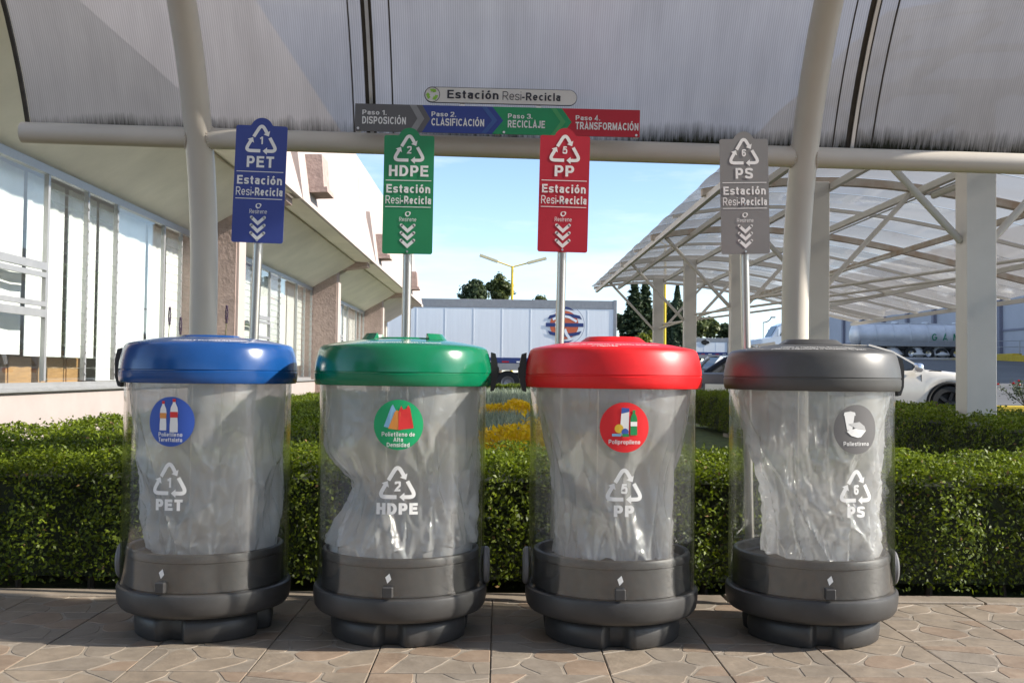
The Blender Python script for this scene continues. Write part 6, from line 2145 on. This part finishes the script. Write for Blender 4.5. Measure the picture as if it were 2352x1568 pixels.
broad_tree('lime green bush in front of the conifers', 1485, 754, 78, 62, M_tg[2], 108, .22, 4500, trunkpart=.08, name='bush', zg=-.05)
broad_tree('olive tree behind the conifers and the yellow post', 1520, 690, 60, 100, M_tg[1], 109, .4, 5000, trunkpart=.1)
broad_tree('mid green tree just right of the slim cypress', 1600, 722, 50, 105, M_tg[1], 110, .4, 4500, trunkpart=.15)
broad_tree('rounded tree above the short white trailer', 1632, 728, 44, 110, M_tg[1], 111, .4, 4500, trunkpart=.12)
broad_tree('dark rounded tree by the shelter post above the brick-red wall', 1667, 737, 46, 112, M_tg[0], 112, .4, 4500, trunkpart=.12)
broad_tree('dark tree showing at the trailer end below the conifers', 1428, 715, 40, 95, M_tg[0], 113, .36, 4000, trunkpart=.1)

# ================================================================== BEHIND THE CAMERA (mirrored in lids and glass)
M_hwall = pmat('cream_house_render', (0.62, 0.58, 0.50), 0.85, var=0.06)
hs = thing('site_house', 'cream house with dark windows facing the canopy, mirrored in the glossy lids', 'building', (-2.0, -17, -0.05))
for nm, x0, x1, z1 in (('wall', -9.0, 3.0, 4.2), ('wing', 3.002, 9.0, 3.2)):
    m = MB(); m.box(x0, x1, -4, 0, 0, z1); m.build(nm, M_hwall, hs)
for k, x in enumerate((-7.5, -4.8, -2.1, 0.6, 4.2, 6.6)):
    m = MB(); m.box(x, x + 1.5, 0.002, 0.06, 0.9, 2.3); w_ = m.build('window', M_carglass, hs)
    m = MB(); m.box(x - .06, x + 1.56, 0.001, 0.09, 0.8, 0.9); m.build('sill', M_hwall, w_)
m = MB(); m.prism([(-4.3, 4.205), (.3, 4.205), (-2.0, 5.3)], 'x', -9.3, 3.3); m.build('roof', M_whp, hs)
for k, (x, y, h, w_) in enumerate(((-12, -13, 8.5, 5.5), (11.5, -15, 9, 6), (-17, -9, 8, 6), (17, -12, 8, 6))):
    rng = np.random.default_rng(300 + k)
    t = thing('shade_tree', ('dark shade tree left of the cream house', 'dark shade tree right of the cream house', 'outer shade tree beyond the left one by the house', 'outer shade tree beyond the right one by the house')[k], 'tree', (x, y, -.05))
    m = MB(); m.tube([(0, 0, -.1), (0, .1, h * .3), (.1, 0, h * .7)], [.22, .17, .06], 9); m.build('trunk', M_bark, t, smooth=True)
    d = rng.normal(0, 1, (5200, 3)); d /= np.linalg.norm(d, axis=1)[:, None]
    P = d * rng.uniform(.55, 1.0, (5200, 1)) * np.array((w_ / 2, w_ / 2, h * .36)) * (1 + .16 * np.sin(d[:, :1] * 9 + d[:, 2:] * 7)) + np.array((0, 0, h * .64))
    Vv, Fq = leaf_quads(P, d, .42, .26, rng, .5)
    o = bulk('crown', Vv, Fq, M_tg[0], t); o['kind'] = 'stuff'
